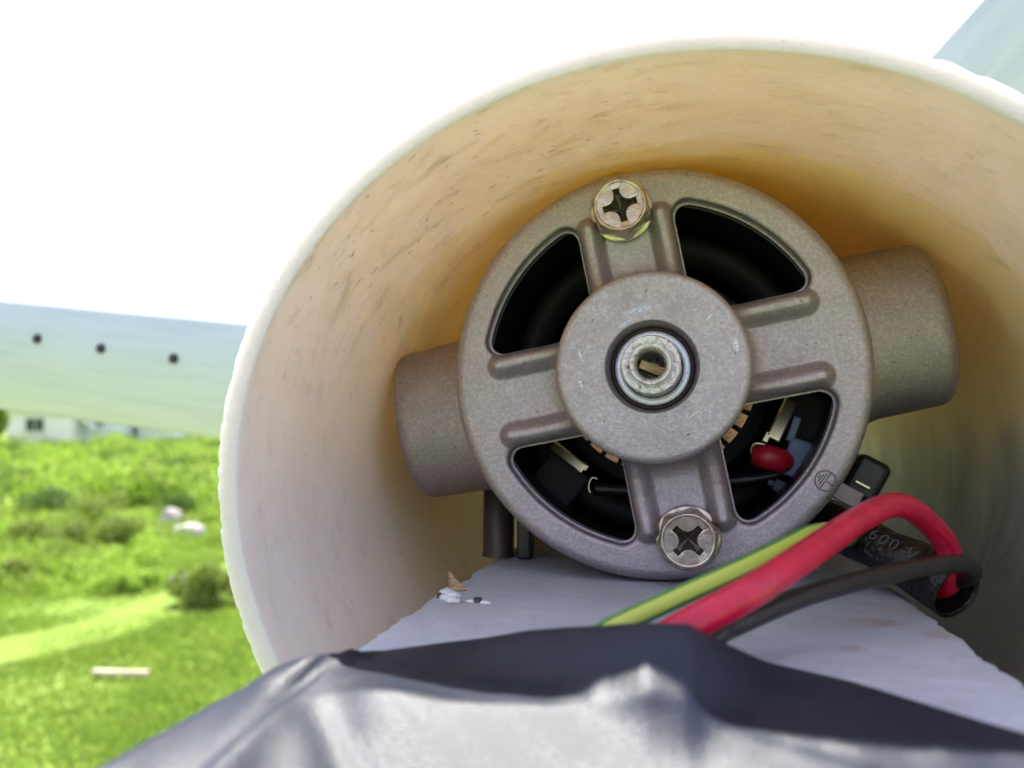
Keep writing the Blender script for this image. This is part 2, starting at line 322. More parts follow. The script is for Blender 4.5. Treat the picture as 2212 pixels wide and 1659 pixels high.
# ------------------------------------------------------------------ background: ground
def px(x, y): return x, y
def gz(x, y):
    r = math.hypot(x, y)
    f = min(1, max(0, (r - 3) / 20))
    z = 0.10 * noise.noise(Vector((x * 0.15, y * 0.15, 0))) * f + 0.5 * noise.noise(Vector((x * 0.03, y * 0.03, 3))) * f * min(1, r / 60)
    return z
rr = np.concatenate([[0.01], np.geomspace(1.0, 4500, 110)]); nth = 220
V = []
for r in rr:
    for k in range(nth):
        a = 2 * math.pi * k / nth; x, y = r * math.sin(a), r * math.cos(a); V.append((x, y, gz(x, y)))
M = Mat('meadow_ground', rough=0.9, spec=0.1); v = M.coord()
c = M.mix(M.ramp(M.noise(v, 0.35, 5, 0.6), (0.35, 0.0), (0.65, 1.0)), (0.19, 0.30, 0.05), (0.25, 0.32, 0.07))
c = M.mix(M.math('MULTIPLY', M.ramp(M.noise(v, 1.6, 5, 0.65), (0.48, 0.0), (0.70, 1.0)), 0.55), c, (0.10, 0.18, 0.03))
c = M.mix(M.math('MULTIPLY', M.ramp(M.noise(M.coord(loc=(30, 9, 0)), 1.1, 5, 0.65), (0.60, 0.0), (0.72, 1.0)), 0.5), c, (0.30, 0.28, 0.10))
# pale gravel out of view under the turbine, added to neutralise green bounce
ln_ = M.n('ShaderNodeVectorMath', operation='LENGTH'); M.l(v, ln_.inputs[0]); gv = M.ramp(M.math('ADD', M.math('MULTIPLY', ln_.outputs['Value'], 0.1), M.math('MULTIPLY', M.noise(v, 0.8, 4), 0.12)), (0.32, 1.0), (0.36, 0.0))
c = M.mix(gv, c, M.mix(M.ramp(M.noise(v, 25, 4, 0.7), (0.4, 0.0), (0.6, 1.0)), (0.40, 0.35, 0.33), (0.26, 0.23, 0.22)))
M.color(c); M.bump(M.noise(v, 9, 5, 0.7), 0.9, 0.06)
obj('ground', mesh_from(V, grid_faces(len(rr), nth, True)[:, ::-1]), M.m, kind='structure', label='rolling green meadow sloping gently away to the houses')

# mown path: a paler strip of short grass running diagonally
def strip(name, pts, width, mat, lift, label, kind='structure'):
    cp = catmull([(x, y, 0) for x, y in pts], 14); V = []; K = 9
    for i, p in enumerate(cp):
        t = (cp[min(i + 1, len(cp) - 1)] - cp[max(i - 1, 0)]).normalized(); n = Vector((-t.y, t.x, 0))
        wd = width * (1 + 0.25 * noise.noise(p * 0.8))
        for k in range(K):
            q = p + n * wd * (k / (K - 1) - 0.5); V.append((q.x, q.y, gz(q.x, q.y) + lift))
    return obj(name, mesh_from(V, grid_faces(len(cp), K, False)), mat, kind=kind, label=label)
M = Mat('mown_grass', rough=0.9, spec=0.1); v = M.coord()
c = M.mix(M.ramp(M.noise(v, 2.2, 5, 0.65), (0.35, 0.0), (0.65, 1.0)), (0.16, 0.26, 0.04), (0.21, 0.28, 0.055)); M.color(c); M.bump(M.noise(v, 12, 5, 0.7), 0.7, 0.04)
strip('path', [(-4.9, 13.2 + 7), (-4.95, 15.5), (-5.2, 13.2), (-5.9, 11.2), (-7.6, 9.6), (-10.0, 8.3)], 1.2, M.m, 0.035, 'paler trodden grass path running diagonally through the meadow')

# ------------------------------------------------------------------ foliage
def leaf_mat(name, a, b, c3):
    M = Mat(name, rough=0.55, spec=0.25)
    g = M.n('ShaderNodeNewGeometry'); c = M.ramp(g.outputs['Random Per Island'], (0.0, a), (0.5, b), (1.0, c3)); M.color(c)
    tr = M.n('ShaderNodeBsdfTranslucent'); ms = M.n('ShaderNodeMixShader', Fac=0.38); o = M.t.nodes['Material Output']
    M.l(M.mix(0.35, c, (0.32, 0.50, 0.04)), tr.inputs[0]); M.l(M.b.outputs[0], ms.inputs[1]); M.l(tr.outputs[0], ms.inputs[2]); M.l(ms.outputs[0], o.inputs[0]); return M.m
LEAF = [leaf_mat('bright_leaves', (0.19, 0.33, 0.035), (0.33, 0.50, 0.06), (0.50, 0.62, 0.11)),
        leaf_mat('olive_leaves', (0.11, 0.18, 0.03), (0.20, 0.27, 0.045), (0.36, 0.37, 0.11)),
        leaf_mat('dark_leaves', (0.03, 0.08, 0.02), (0.06, 0.13, 0.03), (0.14, 0.20, 0.05)),
        leaf_mat('grass_blades', (0.15, 0.27, 0.045), (0.25, 0.38, 0.06), (0.42, 0.46, 0.12))]
M = Mat('bark', col=(0.13, 0.10, 0.075), rough=0.9); M.bump(M.noise(M.coord(), 20, 4), 0.5, 0.02); MAT['bark'] = M.m

def leaf_cloud(blobs, n, size):
    """leaf quads scattered near the surfaces of several overlapping lumps"""
    bl = np.array(blobs, float); vol = bl[:, 3] ** 2; pick = nrng.choice(len(bl), n, p=vol / vol.sum())
    d = nrng.normal(size=(n, 3)); d /= np.linalg.norm(d, axis=1)[:, None]
    rad = bl[pick, 3] * (0.55 + 0.5 * nrng.random(n) ** 0.5) * (1 + 0.15 * np.sin(5 * d[:, 0] + 3 * d[:, 1] + pick))
    P = bl[pick, :3] + d * rad[:, None] * np.array([1, 1, 0.85]); P[:, 2] = np.maximum(P[:, 2], 0.02)
    u = nrng.normal(size=(n, 3)); u /= np.linalg.norm(u, axis=1)[:, None]; w_ = np.cross(u, d + nrng.normal(size=(n, 3)) * 0.6); w_ /= np.linalg.norm(w_, axis=1)[:, None] + 1e-9
    s = size * (0.6 + 0.8 * nrng.random(n))[:, None]
    V = np.stack([P - u * s, P + w_ * s * 0.5, P + u * s, P - w_ * s * 0.5], 1).reshape(-1, 3)
    return V, np.arange(n * 4).reshape(-1, 4)

def bush(x, y, w_, h, lab, mat=0, n=1600, size=0.05, name='shrub', cat='shrub', group='shrubs on the meadow', seed=0):
    r = random.Random(seed + int(x * 31) + int(y * 17)); k = 9
    bl = []
    for i in range(k):
        a = r.random() * 6.28; q = r.random() ** 0.6 * w_ * 0.34; s = h * (0.24 + 0.16 * r.random())
        bl.append((math.cos(a) * q, math.sin(a) * q, s * 0.75 + r.random() * (h - s * 1.75) * (1 - q / w_), s))
    V, F = leaf_cloud(bl, n, size)
    e = empty(name, Matrix.Translation((x, y, gz(x, y) - 0.02)), lab, cat, group)
    obj('foliage', mesh_from(V, F, smooth=False), LEAF[mat], e)
    stems = [tube([(0, 0, -0.03), (b[0] * 0.4, b[1] * 0.4, b[2] * 0.5), (b[0], b[1], b[2])], [0.03 * h, 0.012 * h], 6, 4) for b in bl[:4]]
    obj('stem', join(stems), MAT['bark'], e)
    return e

def at(pxx, D): return ((pxx - 512) / 830 * D, D)
# thicket in front of the houses: nobody could count its bushes
bl = []
for i in range(330):
    D = 24 + rng.random() ** 0.8 * 30; p = -40 + rng.random() * 330
    X, Y = at(p, D); hh = 0.35 + 0.33 * rng.random() + (D - 24) * 0.003 + (0.30 * rng.random() if p > 95 else 0)
    z0 = gz(X, Y)
    for q in range(3):
        bl.append((X + rng.uniform(-.7, .7), Y + rng.uniform(-.7, .7), z0 + hh * rng.uniform(0.35, 1.0), hh * rng.uniform(0.5, 0.9)))
V, F = leaf_cloud(bl, 90000, 0.085)
def clump_mats(n, blobs_n):
    q = nrng.random(n); return np.where(q < 0.72, 0, np.where(q < 0.93, 1, 2))
th_m = np.array([noise.noise(Vector((p[0] * 0.45, p[1] * 0.45, p[2] * 0.8))) for p in V[::4]]) + 0.18 * nrng.normal(size=len(F))
o = obj('thicket', mesh_from(V, F, smooth=False, mats=np.where(th_m > 0.30, 2, np.where(th_m > 0.10, 1, 0))), LEAF[:3], kind='stuff', label='bright green thicket of low bushes in front of the white houses')
bushes = [ # px centre, distance, width, height, label, material
    (119, 17.5, 1.0, 0.95, 'rounded dark green shrub with a pale top, left of the two white rocks', 1, 3000),
    (83, 18.0, 0.85, 0.8, 'narrow olive shrub just left of the rounded dark shrub', 1, 2400),
    (30, 17.8, 1.6, 0.75, 'broad olive shrub near the left edge above the open grass', 1, 3200),
    (176, 22.5, 1.5, 0.8, 'dark shrub standing directly behind the two white rocks', 2, 2600),
    (100, 21.5, 1.7, 1.1, 'olive brown bush between the thicket and the rounded shrub', 1, 3000),
    (55, 22.5, 1.9, 1.1, 'dark mottled bush low in the thicket below the white house', 2, 3000),
    (216, 13.0, 1.5, 0.85, 'large olive green bush beside the path, partly behind the pipe rim', 1, 4200),
    (198, 13.6, 0.7, 0.45, 'small olive bush with a pale stone at its foot', 1, 1800),
    (8, 14.2, 1.0, 0.55, 'low grey green clump at the left edge of the meadow', 1, 2000),
    (70, 14.6, 2.2, 0.42, 'wide low bright tuft in the middle of the meadow', 0, 3600),
    (130, 14.0, 1.4, 0.36, 'low bright tuft left of the path bend', 0, 2400),
]
hb = []
for i in range(150):
    D = 13.5 + 9 * rng.random(); X, Y = at(-30 + 250 * rng.random(), D)
    if D < 19 and X > -6.6: continue
    s_ = rng.uniform(0.12, 0.34)
    for q in range(3): hb.append((X + rng.uniform(-.3, .3), Y + rng.uniform(-.3, .3), gz(X, Y) + s_ * rng.uniform(0.2, 0.8), s_))
V, F = leaf_cloud(hb, 42000, 0.035); gm = np.array([noise.noise(Vector((p[0] * 0.9, p[1] * 0.9, 4))) for p in V[::4]]) + 0.2 * nrng.normal(size=len(F)); obj('ground_cover', mesh_from(V, F, smooth=False, mats=np.where(gm > 0.15, 1, 0)), LEAF[:2], kind='stuff', label='low leafy herbs covering the middle of the meadow')
for i, (p, D, w_, h, lab, mt, n) in enumerate(bushes):
    X, Y = at(p, D); bush(X, Y, w_, h, lab, mt, n, 0.036, seed=i)

# grass tufts in the part of the meadow in view
nt_ = 72000; rad = 5.0 + 24 * nrng.random(nt_) ** 0.9; az = np.radians(-47 + 36 * nrng.random(nt_))
gx = rad * np.sin(az); gy = rad * np.cos(az); ggz = np.array([gz(a, b) for a, b in zip(gx, gy)])
pn = np.array([noise.noise(Vector((a * 0.5, b * 0.5, 5))) for a, b in zip(gx, gy)])
hh = (0.05 + 0.075 * nrng.random(nt_)) * np.clip(1 + 1.5 * pn, 0.25, 2)
pth = np.array([(-4.9, 20.2), (-4.95, 15.5), (-5.2, 13.2), (-5.9, 11.2), (-7.6, 9.6), (-10.0, 8.3)]); pd_ = np.full(nt_, 99.0)
for (p0, p1) in zip(pth[:-1], pth[1:]):
    e_ = p1 - p0; t_ = np.clip(((gx - p0[0]) * e_[0] + (gy - p0[1]) * e_[1]) / (e_ @ e_), 0, 1); pd_ = np.minimum(pd_, np.hypot(gx - p0[0] - e_[0] * t_, gy - p0[1] - e_[1] * t_))
hh *= np.clip(pd_ / 0.9 - 0.1, 0.45, 1)
V = []; 
base = np.stack([gx, gy, ggz - 0.01], 1)
for k in range(3):
    off = nrng.normal(size=(nt_, 3)) * 0.03; off[:, 2] = 0; dirn = nrng.random(nt_) * 6.28; wd = 0.012 + 0.004 * rad / 10
    sx_ = np.stack([np.cos(dirn), np.sin(dirn), 0 * dirn], 1) * wd[:, None]
    lean = nrng.normal(size=(nt_, 3)) * 0.35; lean[:, 2] = 1
    V.append(np.stack([base + off - sx_, base + off + sx_, base + off + lean * hh[:, None]], 1))
V = np.concatenate(V, 0).reshape(-1, 3)
obj('grass', mesh_from(V, np.arange(len(V)).reshape(-1, 3), smooth=False), LEAF[3], kind='stuff', label='tufty green grass covering the meadow')

# distant vegetation and low hills around the site
M = Mat('hill_green', rough=0.95); c = M.mix(M.ramp(M.noise(M.coord(), 0.02, 5), (0.4, 0.0), (0.6, 1.0)), (0.06, 0.10, 0.03), (0.09, 0.12, 0.04)); M.color(c)
V = []; nh = 160
for j, (r0, hs) in enumerate(((700, -2), (1000, 0.5), (1400, 1.0), (2000, -3))):
    for k in range(nh):
        a = 2 * math.pi * k / nh; z = hs * (16 + 20 * noise.noise(Vector((math.cos(a) * 2.2, math.sin(a) * 2.2, j)))) if hs > 0 else -3
        V.append((r0 * math.sin(a), r0 * math.cos(a), z))
obj('hills', mesh_from(V, grid_faces(4, nh, True)[:, ::-1]), M.m, kind='structure', label='low green hills on the horizon')

# ------------------------------------------------------------------ rocks and plank
M = Mat('pale_rock', rough=0.85); v = M.coord(); M.color(M.mix(M.ramp(M.noise(v, 4, 5, 0.65), (0.4, 0.0), (0.65, 1.0)), (0.62, 0.60, 0.58), (0.30, 0.27, 0.26))); M.bump(M.noise(v, 9, 5, 0.7), 0.7, 0.05); MAT['rock'] = M.m
M = Mat('pink_rock', rough=0.85); v = M.coord(); M.color(M.mix(M.ramp(M.noise(v, 4, 5, 0.65), (0.4, 0.0), (0.65, 1.0)), (0.48, 0.43, 0.41), (0.20, 0.18, 0.17))); M.bump(M.noise(v, 9, 5, 0.7), 0.7, 0.05); MAT['rock2'] = M.m
def rock(x, y, s, sz, lab, mat, seed, rot=0):
    bm = bmesh.new(); bmesh.ops.create_icosphere(bm, subdivisions=4, radius=1)
    for v in bm.verts:
        n = 1 + 0.28 * noise.noise(v.co * 1.4 + Vector((seed, 0, 0))) + 0.10 * noise.noise(v.co * 3.7 + Vector((0, seed, 0)))
        v.co = Vector((v.co.x * s[0] * n, v.co.y * s[1] * n, v.co.z * s[2] * n))
    me = bpy.data.meshes.new('m'); bm.to_mesh(me); bm.free(); 
    me.polygons.foreach_set('use_smooth', np.ones(len(me.polygons), bool))
    return obj('rock', me, mat, M=Matrix.Translation((x, y, gz(x, y) + sz)) @ Matrix.Rotation(rot, 4, 'Z'), label=lab, cat='rock', group='pale rocks on the meadow')
X, Y = at(190, 19.3); rock(X, Y, (0.38, 0.24, 0.20), 0.12, 'white boulder in the grass, lower right of the leaning pair', MAT['rock'], 3, 0.3)
X, Y = at(172, 20.2); rock(X, Y, (0.27, 0.24, 0.30), 0.22, 'pinkish grey boulder behind and left of the white boulder', MAT['rock2'], 8, 0.9)
X, Y = at(183, 14.3); rock(X, Y, (0.22, 0.15, 0.10), 0.10, 'small pink stone at the foot of the olive bush by the path', MAT['rock2'], 12, 0.2)
X, Y = at(123, 9.55)
M = Mat('bleached_wood', rough=0.8); v = M.coord(scale=(1, 12, 12)); M.color(M.mix(M.ramp(M.noise(v, 3, 4), (0.4, 0.0), (0.6, 1.0)), (0.66, 0.58, 0.46), (0.40, 0.33, 0.24)))
obj('plank', box(0.66, 0.075, 0.05, 0.008), M.m, M=Matrix.Translation((X, Y, gz(X, Y) + 0.075)) @ Matrix.Rotation(-0.06, 4, 'Z'), label='bleached wooden plank lying in the foreground grass', cat='plank')

# ------------------------------------------------------------------ houses
MAT['wall'] = Mat('white_render', col=(0.82, 0.82, 0.84), rough=0.85).m
MAT['wall2'] = Mat('pale_blue_render', col=(0.66, 0.72, 0.82), rough=0.85).m
MAT['roofw'] = Mat('pale_sheet_roof', col=(0.62, 0.58, 0.57), rough=0.7).m
MAT['roofp'] = Mat('pink_tile_roof', col=(0.50, 0.29, 0.24), rough=0.8).m
MAT['roofd'] = Mat('brown_roof', col=(0.16, 0.13, 0.09), rough=0.8).m
MAT['frame'] = Mat('window_frame', col=(0.7, 0.7, 0.7), rough=0.5).m
MAT['glass'] = Mat('window_glass', col=(0.03, 0.045, 0.05), rough=0.08).m
MAT['concrete'] = Mat('concrete_base', col=(0.35, 0.34, 0.33), rough=0.9).m
def house(pc, D, wd, dp, hw, rise, lab, wall, roof, wins, rot=0.15):
    X, Y = at(pc, D); e = empty('house', Matrix.Translation((X, Y, gz(X, Y) - 0.1)) @ Matrix.Rotation(rot, 4, 'Z'), lab, 'house', 'houses beyond the thicket')
    obj('wall', box(wd, dp, hw, 0, loc=(0, dp / 2, hw / 2)), wall, e)
    obj('plinth', box(wd + 0.08, dp + 0.08, 0.25, 0, loc=(0, dp / 2, 0.125)), MAT['concrete'], e)
    ov = 0.35; y0, y1, x0, x1 = -ov, dp + ov, -wd / 2 - ov, wd / 2 + ov; ym = dp / 2; t = 0.16
    V = [(x0, y0, hw), (x1, y0, hw), (x1, ym, hw + rise), (x0, ym, hw + rise), (x1, y1, hw), (x0, y1, hw)]
    V += [(a, b, c + t) for a, b, c in V]
    F = [(0, 3, 2, 1), (3, 5, 4, 2), (6, 7, 8, 9), (9, 8, 10, 11), (0, 1, 7, 6), (4, 5, 11, 10), (1, 2, 8, 7), (2, 4, 10, 8), (3, 0, 6, 9), (5, 3, 9, 11)]
    r = obj('roof', mesh_from(V, F, smooth=False), roof, e)
    obj('gable', mesh_from([(-wd / 2, 0.02, hw), (-wd / 2, dp - 0.02, hw), (-wd / 2, ym, hw + rise * 0.94), (wd / 2, 0.02, hw), (wd / 2, dp - 0.02, hw), (wd / 2, ym, hw + rise * 0.94)], [(0, 1, 2), (3, 5, 4), (0, 2, 5, 3), (1, 4, 5, 2)], smooth=False), wall, e)
    obj('chimney', box(0.5, 0.5, 1.1, 0.02, loc=(wd * 0.2, ym, hw + rise + 0.25)), wall, r)
    for (wx, wz, ww, wh) in wins:
        fr = join([box(ww, 0.08, 0.07, 0, loc=(0, 0, wh / 2)), box(ww, 0.08, 0.07, 0, loc=(0, 0, -wh / 2)), box(0.07, 0.08, wh - .07, 0, loc=(-ww / 2 + .035, 0, 0)),
                   box(0.07, 0.08, wh - .07, 0, loc=(ww / 2 - .035, 0, 0)), box(0.05, 0.06, wh - .07, 0, loc=(0, 0, 0)), box(ww + 0.2, 0.16, 0.06, 0, loc=(0, -0.05, -wh / 2 - 0.07))])
        wo = obj('window', fr, MAT['frame'], e, Matrix.Translation((wx, -0.035, wz)))
        obj('pane', box(ww - 0.14, 0.02, wh - 0.07, 0, loc=(0, 0.01, 0)), MAT['glass'], wo)
    return e
house(37, 58, 3.9, 6.5, 2.55, 1.5, 'white cottage with a double window, at the far left below the blade', MAT['wall'], MAT['roofw'], [(-0.1, 1.65, 1.3, 0.95)])
h2 = house(87, 61, 4.2, 6, 2.6, 1.6, 'pale blue house with two small windows right of the white cottage', MAT['wall2'], MAT['roofw'], [(-1.2, 1.75, 0.6, 0.75), (0.95, 1.75, 0.6, 0.7)], 0.05)
# round pale porch canopy between the two windows of the blue house
pr = [(0.0, 0.9)] + [(0.85 * math.sin(a), 0.9 * math.cos(a)) for a in np.linspace(0.1, 1.57, 10)]
obj('porch_canopy', mesh_from(*(lambda P: ([(x, 0.0, z) for x, z in P] + [(x, -0.9, z * 0.9) for x, z in P], [(i, i + 1, i + 1 + len(P), i + len(P)) for i in range(len(P) - 1)]))([(0.85 * math.cos(a), 0.85 * math.sin(a)) for a in np.linspace(0, math.pi, 17)])), MAT['wall'], h2, Matrix.Translation((-0.15, -0.02, 1.15)))
house(128, 66, 3.0, 5, 1.95, 0.9, 'small house with a pink tiled roof between the blue house and the brown roof', MAT['wall'], MAT['roofp'], [(-0.4, 1.3, 0.7, 0.6)], 0.1)
house(154, 64, 2.6, 5, 1.45, 0.8, 'low white outbuilding under a brown roof nearest the pipe', MAT['wall'], MAT['roofd'], [], -0.1)
# tree at the left edge beside the cottage
def tree(x, y, h, lab, mt, seed):
    r = random.Random(seed); e = empty('tree', Matrix.Translation((x, y, gz(x, y) - 0.05)), lab, 'tree', 'trees beyond the thicket')
    bl = []; limbs = []
    for i in range(16):
        a = r.random() * 6.28; q = h * 0.30 * r.random() ** 0.6; z = h * (0.42 + 0.5 * r.random()); bl.append((math.cos(a) * q, math.sin(a) * q, z, h * (0.10 + 0.07 * r.random())))
        if i < 8: limbs.append(tube([(0, 0, h * 0.25), (math.cos(a) * q * .4, math.sin(a) * q * .4, z * 0.7), (math.cos(a) * q, math.sin(a) * q, z)], [0.018 * h, 0.006 * h], 7, 4))
    V, F = leaf_cloud(bl, 7000, 0.10); obj('crown', mesh_from(V, F, smooth=False), LEAF[mt], e)
    obj('trunk', join([tube([(0, 0, 0), (0.03, 0, h * 0.3), (0, 0.05, h * 0.6)], [0.035 * h, 0.018 * h], 9, 4)] + limbs), MAT['bark'], e)
X, Y = at(-6, 50); tree(X, Y, 3.2, 'brownish green tree at the left edge beside the white cottage', 1, 3)

# ------------------------------------------------------------------ turbine rotor behind the pipe
rotor = empty('turbine_rotor', PIPE @ Matrix.Translation((0, 0.6, -30)), 'three bladed white plastic turbine rotor behind the far end of the pipe', 'turbine rotor')
obj('hub', lathe([(0.01, 1.2)] + fillet(3.6, 0.7, 0.4, 90, 0, 4) + [(4.0, -0.6), (3.8, -0.8), (0.01, -0.8)], 64), MAT['blade'], rotor)
def blade_mesh(L0, L1, w0, w1, lift=0.8, th=0.36, n=40, k=25, seed=0, A0=-0.42, A1=1.15):
    """arched shell along +x: convex to the open end of the pipe, with rough sawn long edges"""
    V = []; 
    for i in range(n + 1):
        t = i / n; x = L0 + (L1 - L0) * t; hw = (w0 + (w1 - w0) * t) / 2
        for s in (0, 1):
            for j in range(k):
                a = (j / (k - 1) * 2 - 1); ang = A0 + (A1 - A0) * (a + 1) / 2; ed = 1 + (0.012 * noise.noise(Vector((x * 0.35, a * 3 + seed, 1))) if abs(a) == 1 else 0)
                rr_ = 2 * hw / (math.sin(A1) - math.sin(A0)) * ed; y = rr_ * (math.sin(ang) - (math.sin(A1) + math.sin(A0)) / 2); z = rr_ * math.cos(ang) - rr_ + lift
                if s: y -= math.sin(ang) * th; z -= math.cos(ang) * th
                V.append((x, y, z))
    F = []; W = 2 * k
    for i in range(n):
        a, b = i * W, (i + 1) * W
        for j in range(k - 1):
            F.append((a + j, b + j, b + j + 1, a + j + 1)); F.append((a + k + j, a + k + j + 1, b + k + j + 1, b + k + j))
        F.append((a, a + k, b + k, b)); F.append((a + k - 1, b + k - 1, b + W - 1, a + W - 1))
    for a in (0, n * W):
        for j in range(k - 1): F.append((a + j, a + j + 1, a + k + j + 1, a + k + j))
    me = mesh_from(V, F, smooth=False)
    me.polygons.foreach_set('use_smooth', [len(set(f.vertices)) == 4 and abs(f.normal.z) > 0.35 and abs(f.normal.x) < 0.5 for f in me.polygons]); return me
bolt = join([lathe([(0.01, 0.16)] + fillet(0.20, 0.08, 0.08, 90, 0, 4) + [(0.28, 0.0), (0.12, -0.02), (0.12, -0.7), (0.01, -0.7)], 20)])
# (angle, base offset across the blade, bolt positions along it)
for (ang, off, bolts, w0, w1) in ((174.2, -0.2, (-0.0,), 6.7, 6.6), (48.5, 0.15, (), 7.4, 6.8), (-66, 0.0, (), 6.7, 6.6)):
    b = obj('blade', blade_mesh(3.2, 62, w0, w1, seed=ang, **(dict(A0=-0.6, A1=0.40) if ang == 48.5 else {})), MAT['blade'], rotor, Matrix.Rotation(R(ang), 4, 'Z') @ Matrix.Translation((0, off, 0.2)))
    if bolts:
        for bx, by in ((36.6, -1.15), (32.4, -0.98), (27.8, -0.85)):
            bo = obj('bolt', bolt, MAT['black_metal'] if not bolt.materials else None, b)
            bo.matrix_local = Matrix.Translation((bx, by, 0.76)) @ Matrix.Rotation(R(8), 4, 'X')

# ------------------------------------------------------------------ nacelle pipe
A_, B_, TH = 6.62, 5.90, 0.31; ROT = R(-4.5); nT = 720
rows = []  # (offset from the inner surface, z, v)
zin = np.concatenate([np.linspace(-29, -12, 24), np.linspace(-11.5, -0.4, 40), [-0.15, -0.05, -0.02]])
for z in zin: rows.append((0.0, z))
rows += [(0.012, -0.004), (0.03, 0.0), (0.10, 0.0), (0.17, 0.0), (0.24, 0.0), (TH - 0.03, 0.0), (TH - 0.008, -0.010), (TH, -0.04), (TH, -0.12)]
for z in np.linspace(-0.5, -29, 30): rows.append((TH, z))
rows.append((0.0, -29.0))
th = np.linspace(-np.pi / 2, 1.5 * np.pi, nT + 1); nT += 1; V = []; uv = []; mats = []
chip = np.array([noise.noise(Vector((math.cos(a) * 26, math.sin(a) * 26, 2))) + 0.7 * noise.noise(Vector((math.cos(a) * 60, math.sin(a) * 60, 5))) for a in th])
wav = np.array([noise.noise(Vector((math.cos(a) * 5, math.sin(a) * 5, 9))) for a in th])
for (o_, z) in rows:
    x = (A_ + o_) * np.cos(th); y = (B_ + o_) * np.sin(th)
    zz = np.full(nT, z); 
    if z > -0.2:
        zz = zz + 0.015 * wav
        if o_ > TH * 0.85: zz = zz - 0.045 * np.clip(chip, 0, 1); x = x * (1 - 0.0045 * np.clip(chip, 0, 1)); y = y * (1 - 0.0045 * np.clip(chip, 0, 1))
    V.append(np.stack([x * math.cos(ROT) - y * math.sin(ROT), x * math.sin(ROT) + y * math.cos(ROT), zz], 1)); uv.append(np.stack([th / (2 * np.pi) + 0.25, zz], 1))
nr = len(rows); V = np.concatenate(V); uv = np.concatenate(uv)
F = grid_faces(nr, nT, False)
mats = np.repeat([1 if (rows[i][1] > -0.03 and rows[i + 1][1] > -0.2 and rows[i + 1][0] > 0) else 0 for i in range(nr - 1)], nT - 1)
pm = mesh_from(V, F, uv=uv, mats=mats)
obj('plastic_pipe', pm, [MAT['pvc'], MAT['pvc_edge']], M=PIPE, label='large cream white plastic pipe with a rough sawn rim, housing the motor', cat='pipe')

# ------------------------------------------------------------------ board
def droop(x, z):
    return 0.48 * max(0, z - 3.3) * min(1, max(0, (x + 4.5) / 2.2)) / (1 + 0.03 * max(0, z - 3.3))
nx, nz = 40, 200; zs = np.linspace(-12.0, 16.0, nz); V = []
def edge(z, s):
    j = 0.10 * noise.noise(Vector((z * 1.1, s * 5, 0))) + 0.06 * noise.noise(Vector((z * 4.0, s * 9, 2))) + 0.03 * noise.noise(Vector((z * 11, s * 3, 7)))
    if s < 0: return -4.16 + j - 0.10 * math.exp(-((z + 2.3) / 0.5) ** 2)
    return 3.58 + j
for z in zs:
    l, r_ = edge(z, -1), edge(z, 1)
    ring = []
    for i in range(nx + 1):
        t = i / nx; x = l + (r_ - l) * t; e_ = min(x - l, r_ - x)
        y = -2.0 + 0.012 * noise.noise(Vector((x * 1.3, z * 1.3, 0))) - 0.07 * math.exp(-e_ / 0.04)
        if z > 2.2: y -= 0.10 * min(1, z - 2.2) + droop(x, z)
        ring.append((x, y, z))
    ring += [(r_ + 0.02, -2.2, z), (r_ + 0.02, -4.3, z), (r_ - 0.1, -4.42, z), (l + 0.1, -4.42, z), (l - 0.02, -4.3, z), (l - 0.02, -2.2, z)]
    V += ring
W = nx + 7; F = [tuple(f) for f in grid_faces(nz, W, True)][:]; F += [tuple(range(W)), tuple(range((nz - 1) * W, nz * W))[::-1]]
bd = empty('mounting_board', PIPE.copy(), 'thick white painted wooden board lying in the bottom of the pipe under the motor', 'board')
obj('plank', mesh_from(V, F), MAT['board'], bd)
# blistered paint and a torn splinter at its left edge
def lump(c, s, seed, sub=3):
    bm = bmesh.new(); bmesh.ops.create_icosphere(bm, subdivisions=sub, radius=1)
    for v in bm.verts:
        n = 1 + 0.35 * noise.noise(v.co * 2.2 + Vector((seed, 0, 0))); v.co = Vector((v.co.x * s[0] * n + c[0], v.co.y * s[1] * n + c[1], v.co.z * s[2] * n + c[2]))
    me = bpy.data.meshes.new('m'); bm.to_mesh(me); bm.free(); me.polygons.foreach_set('use_smooth', np.ones(len(me.polygons), bool)); return me
obj('paint_blister', join([lump((-4.02 + 0.07 * i, -2.0 + 0.03 * (i % 2), -2.35 + 0.13 * i + 0.1 * (i % 3)), (0.13, 0.07, 0.14), i) for i in range(5)]), MAT['flake'], bd)
obj('paint_blister', join([lump((-3.42 + 0.1 * i, -2.0, -1.75 + 0.02 * i), (0.12, 0.035, 0.06), 9 + i) for i in range(3)]), MAT['flake'], bd)
obj('splinter', mesh_from([(-4.12, -1.97, -2.75), (-3.72, -1.98, -2.62), (-3.95, -2.0, -2.5), (-4.13, -1.70, -2.78), (-3.95, -1.85, -2.72)], [(0, 1, 4), (0, 4, 3), (0, 3, 2), (1, 2, 4), (3, 4, 2), (0, 2, 1)], smooth=False), MAT['wood'], bd)
for (hx, hz, hr) in ((-3.33, -1.72, 0.05), (-4.03, -1.92, 0.03)):
    obj('nail_hole', lathe([(0.01, -0.02), (hr, -0.02), (hr * 1.1, 0.05), (hr * 1.3, 0.05), (hr * 1.35, -0.04)], 20, 'y'), MAT['post'], bd, Matrix.Translation((hx, -1.975, hz)))

